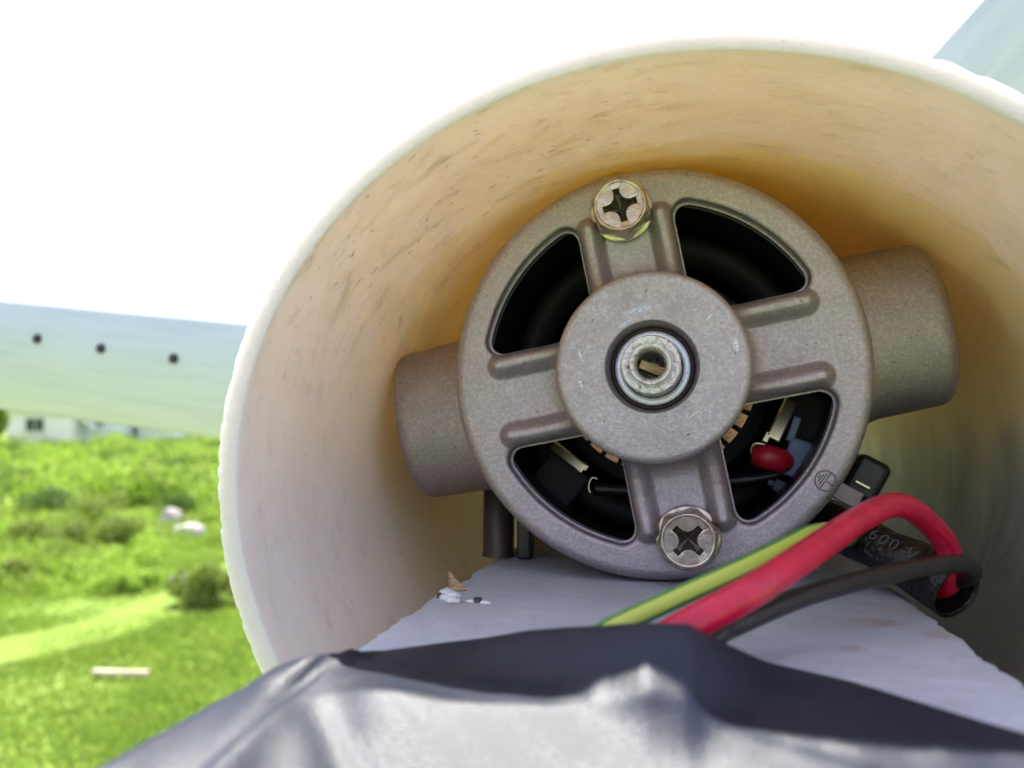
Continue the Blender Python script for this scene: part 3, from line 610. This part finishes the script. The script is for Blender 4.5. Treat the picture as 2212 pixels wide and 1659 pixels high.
# ------------------------------------------------------------------ tape wrapped round the board end
EX = np.array([-4.75, -4.44, -4.06, -3.63, -2.53, -1.90, -1.34, -0.95, -0.45, -0.05, 0.23, 0.8, 1.65, 2.88, 4.2])
EZ = np.array([2.95, 2.72, 2.62, 1.63, 1.27, 1.60, 2.00, 2.40, 2.60, 2.55, 2.20, 1.15, 1.53, 2.83, 3.9])
EY = np.array([-2.15, -1.90, -1.75, -1.93, -1.80, -1.60, -1.43, -1.30, -1.20, -1.20, -1.42, -1.88, -1.93, -1.93, -2.0])
ncol = 150; nrow = 130; V = []
def sect(q):
    """point of the tape's wrapped cross-section, q 0..1 clockwise from the left bottom; returns x, y, is_top"""
    xl, xr, yt, yb, rc = -4.78, 4.2, -1.93, -4.62, 0.35
    segs = [('l', yt - rc - (yb + rc)), ('a', rc * 1.571), ('t', xr - xl - 2 * rc), ('b', rc * 1.571), ('r', yt - rc - (yb + rc))]
    # weight top more
    tot = sum(s[1] * (3 if s[0] in 'tab' else 1) for s in segs); d = q * tot
    for k, ln in segs:
        wl = ln * (3 if k in 'tab' else 1)
        if d <= wl or k == 'r':
            t = d / wl
            if k == 'l': return xl, yb + rc + t * ln, 0.0
            if k == 'a': a = math.pi - t * math.pi / 2; return xl + rc + rc * math.cos(a), yt - rc + rc * math.sin(a), t
            if k == 't': return xl + rc + t * ln, yt, 1.0
            if k == 'b': a = math.pi / 2 - t * math.pi / 2; return xr - rc + rc * math.cos(a), yt - rc + rc * math.sin(a), 1 - t
            return xr, yt - rc - t * ln, 0.0
        d -= wl
def fold(x, z):
    # long soft pleats of slack tape running forward and to the right, and the bundle of wires beneath
    f = 0.0
    for (x0, z0, sl, wd, amp, l0, l1) in ((-4.35, 2.8, 0.25, 0.28, 0.06, 2.2, 9), (-3.75, 3.2, 0.75, 0.32, -0.07, 2.8, 9), (-3.0, 3.2, 0.95, 0.40, 0.05, 2.6, 9), (-1.9, 3.4, 0.9, 0.40, -0.03, 2.4, 8)):
        c = x0 + (z - z0) * sl; g = math.exp(-((x - c) / wd) ** 2) * min(1, max(0, (z - l0) / 1.0)) * min(1, max(0, (l1 - z) / 3)); f += amp * g
    return f
for i in range(-2, nrow):
    for j in range(ncol):
        q = j / (ncol - 1); x, y, top = sect(q)
        ze = float(np.interp(x, EX, EZ)) if top > 0 else (2.95 if x < 0 else 3.9); ye = float(np.interp(x, EX, EY))
        t = max(0, i) / (nrow - 1); z = ze + (15.5 - ze) * t ** 1.6
        dz = z - ze
        yy = y
        if top > 0:
            lift = (ye + 1.93) * math.exp(-(dz / 0.62) ** 2)
            hump = 0.0 * math.exp(-((x + 0.55 + 0.12 * dz) / 0.9) ** 2) * (1 - math.exp(-(dz / 1.2) ** 2)) * math.exp(-((dz) / 6) ** 2)
            yy = y + top * (lift + hump + fold(x, z) + 0.045 / (1 + math.exp(-(z - 2.15 - 0.30 * (x + 3.6)) / 0.03)) * (1 if -3.9 < x < 1.5 else 0) - droop(x, z) + 0.008 * noise.noise(Vector((x * 1.5, 0, z * 1.5))))
        if i == -1: z -= 0.0; yy -= 0.05 * (1 if top > 0 else 0)
        if i == -2: z += 0.25; yy -= 0.22 * (1 if top > 0 else 0)
        V.append((x, yy, z))
F = grid_faces(nrow + 2, ncol, False)
tape_o = obj('tape_wrap', mesh_from(V, F), MAT['tape'], M=PIPE, label='black vinyl tape wrapped round the board and the wires, sunlit in the foreground', cat='tape')

# ------------------------------------------------------------------ motor
motor = empty('electric_motor', MOTOR.copy(), 'grey cast metal electric motor with a central bearing hub, mounted inside the pipe', 'motor')
def end_plate():
    RO = 3.8; n = 1440; HW = 0.88; RH = 1.67; HH = 1.03; WO = 3.23
    rad = np.concatenate([[0.70, 0.72, 0.745, 0.76, 0.775, 0.785, 0.80, 0.82], np.linspace(0.85, 1.50, 22), np.linspace(1.52, 1.66, 14), [1.668, 1.6695, 1.67, 1.675], np.linspace(1.69, 2.1, 34),
                          np.linspace(2.11, 3.05, 72), np.linspace(3.06, 3.34, 28), np.linspace(3.36, 3.56, 8), 3.8 - 0.22 + 0.22 * np.sin(np.linspace(0.08, math.pi / 2, 14))])
    nr = len(rad); th = np.linspace(0, 2 * np.pi, n, endpoint=False); r, a = np.meshgrid(rad, th, indexing='ij')
    x = r * np.cos(a); y = r * np.sin(a); ax = np.abs(x); ay = np.abs(y); s = np.maximum(ax, ay); o_ = np.minimum(ax, ay)
    k = 0.38
    qa = HW + k - ax; qb = HW + k - ay; qc = r - (WO - k)
    d = np.sqrt(np.maximum(qa, 0) ** 2 + np.maximum(qb, 0) ** 2 + np.maximum(qc, 0) ** 2) + np.minimum(np.maximum(np.maximum(qa, qb), qc), 0) - k
    z = np.zeros_like(r)
    e = 0.09; dd = np.clip(d, 0, e); z -= np.where(r > RH, e - np.sqrt(np.maximum(e * e - (e - dd) ** 2, 0)), 0)
    # spoke valley slightly lower than the ring, rising to the hub
    valley = -0.06 * (1 / (1 + np.exp((s - 2.65) / 0.10))) * np.clip((HW - o_) / 0.3, 0, 1); z += np.where(r > RH, valley, 0)
    fr = 0.38; t = np.clip(r - RH, 0, fr); fz = fr - np.sqrt(np.maximum(fr * fr - (fr - t) ** 2, 0)); z += np.where(r >= RH, fz * 0.9, 0)
    # ribs along both sides of every spoke
    px_ = np.maximum(s - 2.80, 0) + np.minimum(s - 1.2, 0); q = np.sqrt(px_ ** 2 + (o_ - 0.665) ** 2)
    rib = 0.27 * (1 - np.clip((q - 0.02) / 0.27, 0, 1) ** 2) ** 2.2; rib = rib * (1 + 0.5 * np.clip((2.2 - s) / 0.8, 0, 1))
    z = np.where(r >= RH, np.maximum(z, 0) * 0 + z + rib, z)
    inw = (d < 0) & (r > RH - 0.001)
    z = np.where(inw, -0.30, z)
    # hub
    he = 0.14; tt = np.clip(r - (RH - he), 0, he); hz = HH - (he - np.sqrt(np.maximum(he * he - tt * tt, 0)))
    z = np.where(r < RH, hz, z)
    z = np.where((r >= RH - 0.0012) & (r < RH), 0.5, z)
    z = np.where(r <= 0.785, HH - 0.06 - (0.785 - r) * 6, z); z = np.where(r < 0.725, HH - 0.62, z)
    # outer edge
    oe = 0.22; tt = np.clip(r - (RO - oe), 0, oe); z = np.where(r > RO - oe, z - (oe - np.sqrt(np.maximum(oe * oe - tt * tt, 0))), z)
    # casting unevenness
    z += 0.004 * np.sin(x * 3.1 + 1) * np.cos(y * 2.7)
    V = np.stack([x, y, z], -1).reshape(-1, 3); F = grid_faces(nr, n, True)
    dv = d.ravel(); rv = r.ravel(); gone = ((dv[F] < -0.03).all(1)) & ((rv[F] > RH + 0.003).all(1)); F = F[~gone]
    side = [(RO, -0.35), (RO, -1.0), (RO - 0.02, -1.55), (RO - 0.25, -1.6)]
    base = len(V); extra = np.concatenate([np.stack([q0 * np.cos(th), q0 * np.sin(th), np.full(n, z0)], 1) for q0, z0 in side]); V = np.concatenate([V, extra])
    F2 = grid_faces(len(side) + 1, n, True) + (nr - 1) * n; F = np.concatenate([F, F2])
    # unused vertices inside the windows stay loose: drop them
    used = np.zeros(len(V), bool); used[F.ravel()] = True; remap = np.cumsum(used) - 1
    return mesh_from(V[used], remap[F])
obj('end_plate', end_plate(), MAT['cast'], motor)
# body tube behind the plate, with cast collar and blackened lining
obj('housing', lathe([(3.30, -1.3), (3.66, -1.3), (3.68, -1.5), (3.68, -4.6), (3.55, -4.7), (3.50, -4.9), (3.50, -12.5)] + fillet(3.2, -12.5, 0.3, 0, -90, 5) + [(0.02, -12.8)], 128), MAT['cast_plain'], motor)
obj('lining', lathe([(3.17, -1.2), (3.17, -0.50)] + fillet(3.21, -0.50, 0.04, 180, 0, 6) + [(3.27, -1.2), (3.28, -1.25), (3.28, -12.4), (0.02, -12.4)], 128), MAT['black_metal'], motor)
for s in (-1, 1):
    L = 5.40
    prof = [(0.02, L), (1.10, L)] + fillet(1.22, L - 0.30, 0.30, 90, 0, 6) + [(1.53, L - 0.6), (1.56, 3.95), (1.62, 3.70), (1.75, 3.4)]
    me = lathe(prof[::-1] if s > 0 else prof[::-1], 96, 'x'); b_ = obj('side_boss', me, MAT['cast_plain'], motor)
    b_.matrix_local = Matrix.Translation((0, 0, -1.95)) @ Matrix.Diagonal((s, 1.045, 0.80, 1))
# bearing
obj('bearing_seat', lathe([(0.785, 0.60), (0.72, 0.60), (0.70, 0.66), (0.675, 0.66), (0.66, 0.55), (0.60, 0.40)], 96), MAT['post'], motor)
br = obj('bearing', lathe([(0.655, 0.30), (0.655, 0.66), (0.645, 0.675), (0.535, 0.675), (0.525, 0.66), (0.525, 0.50), (0.40, 0.48)], 128), MAT['bearing'], motor)
sh = obj('shaft', lathe([(0.50, 0.3), (0.50, 1.36)] + fillet(0.46, 1.38, 0.04, 0, 90, 3) + [(0.375, 1.42), (0.36, 1.395), (0.35, 1.42), (0.345, 1.52)] + fillet(0.325, 1.53, 0.02, 0, 90, 3) +
                   [(0.30, 1.55), (0.235, 1.42), (0.225, 1.2), (0.225, 0.2), (0.01, 0.2)], 128), MAT['shaft'], motor)
obj('wood_plug', box(0.46, 0.15, 0.7, 0.015, loc=(0, 0, 0), rot=Matrix.Rotation(R(0), 3, 'Z')), MAT['wood'], motor, Matrix.Translation((-0.03, -0.03, 0.93)) @ Matrix.Rotation(R(-32), 4, 'Z') @ Matrix.Rotation(R(10), 4, 'Y'))
# screws: hexagon head, round rim and a cross recess
def cross_outline(r0, wd, n=5, rc=0.115):
    """four arms with scooped sides"""
    P = []
    for q in range(4):
        a = q * math.pi / 2; ca, sa = math.cos(a), math.sin(a); c1, s1 = math.cos(a + math.pi / 2), math.sin(a + math.pi / 2)
        def g(u, v): return (u * ca - v * sa, u * sa + v * ca)
        P.append(g(r0, -wd)); P.append(g(r0, wd))
        # scoop to the next arm
        p0 = Vector(g(r0, wd)); p2 = Vector((c1 * r0 - s1 * -wd, s1 * r0 + c1 * -wd)); d = (Vector((ca + c1, sa + s1))).normalized() * rc
        for k in range(1, n):
            t = k / n; P.append(tuple((1 - t) ** 2 * p0 + 2 * t * (1 - t) * (d * 0.35) + t * t * p2))
    return P
def screw(x, y, rot, tilt=0):
    e = obj('screw', None, parent=motor, M=Matrix.Translation((x, y, 0.0)) @ Matrix.Rotation(R(rot), 4, 'Z') @ Matrix.Diagonal((1, 1, 1.22, 1))); 
    n = 96; rowsV = []
    def hexr(a, rc): # flat-sided hexagon radius, blended to a circle by rc
        k = math.pi / 3; m = ((a + k / 2) % k) - k / 2; hx = 0.50 / math.cos(m)
        return min(hx, 0.555) * (1 - rc) + 0.50 * rc
    prof = [(1, 0.0, 0.0, 1.0), (1, 0.06, 0.0, 1.0), (1, 0.26, 0.0, 1.0), (1, 0.34, 0.35, 0.985), (1, 0.40, 0.9, 0.95), (1, 0.425, 1.0, 0.915), (1, 0.425, 1.0, 0.88), (1, 0.405, 1.0, 0.83)]
    for (_, z, rc, sc) in prof: rowsV += [(hexr(2 * math.pi * k / n, rc) * sc * math.cos(2 * math.pi * k / n), hexr(2 * math.pi * k / n, rc) * sc * math.sin(2 * math.pi * k / n), z) for k in range(n)]
    F = [tuple(f) for f in grid_faces(len(prof), n, True)]
    head = mesh_from(rowsV, F); obj('hex_head', head, MAT['zinc'], e)
    # dished face with the cross cut out: annulus between the cross outline and the rim
    P = cross_outline(0.315, 0.062); m = len(P); V = []
    for k in range(m):
        a = math.atan2(P[k][1], P[k][0]); V.append((0.418 * math.cos(a), 0.418 * math.sin(a), 0.405))
    for (x_, y_) in P: V.append((x_, y_, 0.395))
    F = [(k, (k + 1) % m, m + (k + 1) % m, m + k) for k in range(m)]
    obj('face', mesh_from(V, F, smooth=False), MAT['zinc'], e)
    V = [(x_, y_, 0.395) for x_, y_ in P] + [(x_ * 0.80, y_ * 0.80, 0.24) for x_, y_ in P] + [(x_ * 0.35, y_ * 0.35, 0.16) for x_, y_ in P] + [(0, 0, 0.12)]
    F = [(k, (k + 1) % m, m + (k + 1) % m, m + k) for k in range(m)] + [(m + k, m + (k + 1) % m, 2 * m + (k + 1) % m, 2 * m + k) for k in range(m)] + [(2 * m + k, 2 * m + (k + 1) % m, 3 * m) for k in range(m)]
    obj('cross_recess', mesh_from(V, F, smooth=False), MAT['zinc_recess'], e)
    obj('washer', lathe([(0.50, 0.0), (0.575, 0.0), (0.585, 0.03), (0.57, 0.055), (0.50, 0.055)], 64), MAT['zinc'], e)
    return e
screw(0.0, 3.03, 4); screw(0.0, -3.05, 36)
# commutator: copper segments round an insulated core
comm = obj('commutator', lathe([(1.40, -1.35), (1.62, -1.4), (1.68, -1.45), (1.68, -3.8), (1.0, -3.8)], 96), MAT['black_metal'], motor)
seg_n = 32
def arc_seg(r0, r1, a0, a1, z0, z1, k=5):
    V = []; 
    for z in (z0, z1):
        for r_ in (r0, r1):
            for i in range(k + 1):
                a = a0 + (a1 - a0) * i / k; V.append((r_ * math.cos(a), r_ * math.sin(a), z))
    K = k + 1; F = []
    for i in range(k):
        F += [(2 * K + i, 2 * K + i + 1, 3 * K + i + 1, 3 * K + i), (K + i, K + i + 1, 3 * K + i + 1, 3 * K + i)[::-1], (i, i + 1, 2 * K + i + 1, 2 * K + i), (i, K + i, K + i + 1, i + 1)]
    F += [(0, 2 * K, 3 * K, K), (k, K + k, 3 * K + k, 2 * K + k)]
    return mesh_from(V, F, smooth=False)
segm = arc_seg(1.60, 1.90, 0.02, 2 * math.pi / seg_n - 0.035, -2.6, -1.25); segm.materials.append(MAT['copper'])
for i in range(seg_n):
    obj('segment', segm, None, comm, Matrix.Rotation(2 * math.pi * i / seg_n, 4, 'Z'))
obj('armature', lathe([(0.3, -3.6), (2.3, -3.7), (2.5, -4.0), (2.5, -10), (0.3, -10)], 60), MAT['dark_inside'], motor)
obj('field_coil', lathe([(2.55, -3.0), (2.7, -2.6), (3.0, -2.5), (3.2, -2.8), (3.2, -9)], 60), MAT['dark_inside'], motor)
def plate(name, pts, h, z, mat, par=motor, bev=0.02):
    return obj(name, extrude_poly(pts, h, bev), mat, par, Matrix.Translation((0, 0, z)))
# brush clips, terminals and connectors seen through the lower windows
obj('brush_clip', join([box(0.27, 0.90, 0.10, 0.03), box(0.12, 0.22, 0.08, 0.02, loc=(-0.12, -0.46, 0))]), MAT['brass'], motor, Matrix.Translation((2.17, -1.30, -1.5)) @ Matrix.Rotation(R(-38), 4, 'Z') @ Matrix.Rotation(R(-18), 4, 'X'))
obj('brush_clip', join([box(0.22, 0.90, 0.10, 0.03), box(0.14, 0.15, 0.06, 0.02, loc=(0.05, -0.42, 0))]), MAT['brass'], motor, Matrix.Translation((-2.08, -1.25, -1.5)) @ Matrix.Rotation(R(44), 4, 'Z') @ Matrix.Rotation(R(-18), 4, 'X'))
obj('terminal_hook', tube([(-1.56, -1.80, -1.45), (-1.66, -1.75, -1.45), (-1.74, -1.83, -1.45), (-1.78, -1.95, -1.45), (-1.76, -2.05, -1.45)], 0.022, 8, 5), MAT['brass'], motor)
rb = obj('red_boot', tube([(1.50, -1.86, -1.42), (1.72, -1.95, -1.36), (1.95, -2.06, -1.45), (2.1, -2.12, -1.75)], [0.19, 0.25, 0.24, 0.2], 20, 8), MAT['red_rubber'], motor)
obj('crimp', tube([(1.52, -1.92, -1.48), (1.47, -1.80, -1.46), (1.56, -1.66, -1.44), (1.72, -1.70, -1.44), (1.86, -1.80, -1.46)], 0.03, 8, 6), MAT['brass'], motor)
obj('lead', tube([(-1.7, -1.98, -1.7), (-1.2, -2.1, -1.75), (-0.4, -2.25, -1.8), (0.6, -2.3, -1.9), (1.6, -2.35, -1.9), (2.3, -2.3, -1.9)], 0.13, 12, 8), MAT['blackwire'], motor)
obj('connector', join([box(0.75, 0.45, 0.5, 0.05), box(0.5, 0.16, 0.3, 0.03, loc=(0.52, 0.22, 0.08))]), MAT['bluegrey'], motor, Matrix.Translation((2.28, -2.08, -1.75)) @ Matrix.Rotation(R(60), 4, 'Z'))
obj('connector', join([box(0.45, 0.25, 0.4, 0.04), box(0.12, 0.12, 0.2, 0.02, loc=(-0.28, 0, 0.05))]), MAT['slate'], motor, Matrix.Translation((1.95, -2.62, -1.7)) @ Matrix.Rotation(R(-35), 4, 'Z'))
obj('brush_holder', box(0.9, 1.0, 1.4, 0.06), MAT['dark_inside'], motor, Matrix.Translation((-2.45, -1.7, -2.7)) @ Matrix.Rotation(R(40), 4, 'Z'))
obj('brush_holder', box(0.9, 1.0, 1.4, 0.06), MAT['dark_inside'], motor, Matrix.Translation((2.6, -1.3, -2.7)) @ Matrix.Rotation(R(-40), 4, 'Z'))
obj('insulator_disc', lathe([(0.4, -2.75), (2.25, -2.75), (2.3, -2.85), (2.3, -3.0), (0.4, -3.0)], 64), MAT['slate'], motor)
# embossed earth symbol
er = 0.175; ms = [tube([(er * math.cos(a), er * math.sin(a), 0) for a in np.linspace(0, 2 * math.pi, 40)], 0.014, 8, 1, False)]
for (a0, a1) in (((-0.0, 0.005), (0.0, er)), ((-er * 0.98, 0.0), (er * 0.98, 0.0)), ((-0.105, -0.045), (0.105, -0.045)), ((-0.075, -0.085), (0.075, -0.085)), ((-0.035, -0.125), (0.035, -0.125))):
    ms.append(tube([(*a0, 0), (*a1, 0)], 0.011, 8, 1))
MAT['emboss'] = mat_cast('cast_aluminium_emboss', (0.22, 0.20, 0.20), False).m
obj('earth_mark', join(ms), MAT['emboss'], motor, Matrix.Translation((2.5, -2.47, 0.004)) @ Matrix.Rotation(R(-137), 4, 'Z'))
# mounting post and terminal block behind the ring (pipe space)
post = empty('support_post', PIPE @ Matrix.Translation((-4.1, -1.98, -6.5)), 'dark metal post standing on the board under the left side of the motor', 'post')
obj('column', lathe([(0.02, 2.0), (0.34, 2.0), (0.34, 0.1), (0.36, 0.02), (0.36, 0.0)], 40, 'y'), MAT['post'], post)
obj('flange', box(0.30, 1.9, 0.5, 0.05, loc=(0.62, 0.95, 0.1)), MAT['black_metal'], post)
blk = empty('terminal_block', PIPE @ Matrix.Translation((3.35, -0.15, -6.6)) @ Matrix.Rotation(R(-28), 4, 'Z') @ Matrix.Scale(0.72, 4), 'black plastic terminal block with a metal tab beside the motor at lower right', 'terminal block')
obj('casing', box(0.95, 1.25, 1.2, 0.22, 4), MAT['black_metal'], blk)
obj('metal_tab', box(0.42, 0.07, 0.3, 0.015, loc=(-0.10, -0.18, 0.70)), MAT['brass'], blk)
obj('bracket', box(0.75, 0.5, 0.6, 0.05, loc=(-0.28, -0.62, 0.45)), MAT['cast_plain'], blk)

# ------------------------------------------------------------------ wires and sleeve
obj('electrical_wire', tube([(-1.5, -2.5, 2.6), (-0.85, -1.85, 2.35), (-0.22, -1.44, 2.02), (0.53, -1.06, 1.67), (1.16, -0.81, 0.83), (1.82, -0.58, -0.32), (2.28, -0.43, -1.13), (2.81, -0.31, -1.95), (3.21, -0.37, -2.45),
     (3.62, -0.64, -2.97), (3.91, -0.94, -3.25), (4.04, -1.26, -3.4), (4.09, -1.68, -3.74), (3.95, -1.85, -4.4), (3.5, -1.6, -5.2)], 0.185, 28, 10), MAT['red'], M=PIPE, label='thick red wire arching over the others before diving into the black sleeve', cat='wire', group='wires from the motor')
obj('electrical_wire', tube([(-2.0, -2.5, 2.8), (-1.6, -2.05, 2.3), (-1.10, -1.60, 1.80), (-0.31, -1.3, 1.01), (0.51, -1.02, 0.24), (1.21, -0.79, -0.61), (1.66, -0.68, -1.32), (2.3, -0.75, -2.6), (2.7, -1.1, -4.4), (2.8, -1.3, -6.0)], 0.125, 24, 10), MAT['yg'], M=PIPE, label='yellow and green striped earth wire, leftmost of the three wires', cat='wire', group='wires from the motor')
obj('electrical_wire', tube([(-0.8, -2.4, 2.6), (-0.3, -1.98, 1.9), (0.22, -1.62, 1.29), (0.47, -1.54, 0.94), (1.36, -1.35, -0.06), (2.38, -1.24, -1.1), (3.21, -1.19, -1.89), (3.83, -1.18, -2.43), (4.13, -1.25, -2.75), (4.26, -1.42, -3.1), (4.2, -1.6, -3.6), (4.0, -1.7, -4.4), (3.5, -1.5, -5.2)], 0.135, 24, 10), MAT['blackwire'], M=PIPE, label='black wire running lowest over the white board and turning back into the sleeve', cat='wire', group='wires from the motor')
# heat-shrink sleeve: tube with wall and open mouth, pinched halfway
def sleeve_mesh():
    cl = catmull([(2.1, -0.72, -7.2), (2.40, -0.87, -6.3), (2.72, -1.02, -5.5), (3.09, -1.19, -4.85), (3.41, -1.36, -4.4), (3.84, -1.57, -4.09), (4.16, -1.72, -3.50)], 9); n = len(cl); K = 40; V = []
    def ringat(i, sc, ex=0):
        p = cl[i]; t = (cl[min(i + 1, n - 1)] - cl[max(i - 1, 0)]).normalized(); up = Vector((0, 1, 0)); a = (up - t * up.dot(t)).normalized(); b = t.cross(a); p = p + t * ex
        u = i / (n - 1); ra = np.interp(u, [0, .35, .6, .8, 1], [.42, .44, .36, .46, .54]) * sc; rb_ = np.interp(u, [0, .35, .6, .8, 1], [.42, .46, .50, .48, .50]) * sc
        out = []
        for k in range(K):
            th_ = 2 * math.pi * k / K; q = 1 + 0.05 * noise.noise(Vector((math.cos(th_) * 1.5, math.sin(th_) * 1.5, u * 6)))
            cut = 0.18 * math.cos(th_ - 0.6) if i == n - 1 else 0
            out.append(p + a * math.cos(th_) * ra * q + b * math.sin(th_) * rb_ * q + t * cut)
        return out
    for i in range(n): V += ringat(i, 1.0)
    for i in range(n - 1, 6, -1): V += ringat(i, 0.90)
    return mesh_from(V, grid_faces(len(V) // K, K, True))
slv = obj('cable_sleeve', sleeve_mesh(), MAT['sleeve'], M=PIPE, label='black heat shrink sleeve marked 600 V with an open mouth at lower right', cat='cable sleeve')
fc = bpy.data.curves.new('txt', 'FONT'); fc.body = '600 V'; fc.size = 0.31; fc.extrude = 0.004; fc.offset = -0.006; fc.align_x = 'CENTER'; fc.space_character = 1.25
to = bpy.data.objects.new('txt', fc); C.objects.link(to); bpy.context.view_layer.update()
dg = bpy.context.evaluated_depsgraph_get(); tm = bpy.data.meshes.new_from_object(to.evaluated_get(dg)); bpy.data.objects.remove(to)
tm.materials.clear()
tx = Vector((0.62, -0.32, 0.62)).normalized(); tn = Vector((-0.34, 0.35, 0.87)); tn = (tn - tx * tn.dot(tx)).normalized(); ty = tn.cross(tx)
# bend the print round the sleeve
cl0 = Vector((3.50, -1.40, -4.34)); rs_ = 0.475
for v in tm.vertices:
    a = v.co.y / rs_; p = cl0 + tx * v.co.x + (tn * math.cos(a) + ty * math.sin(a)) * (rs_ + v.co.z); v.co = p
obj('printed_marking', tm, MAT['print'], slv)
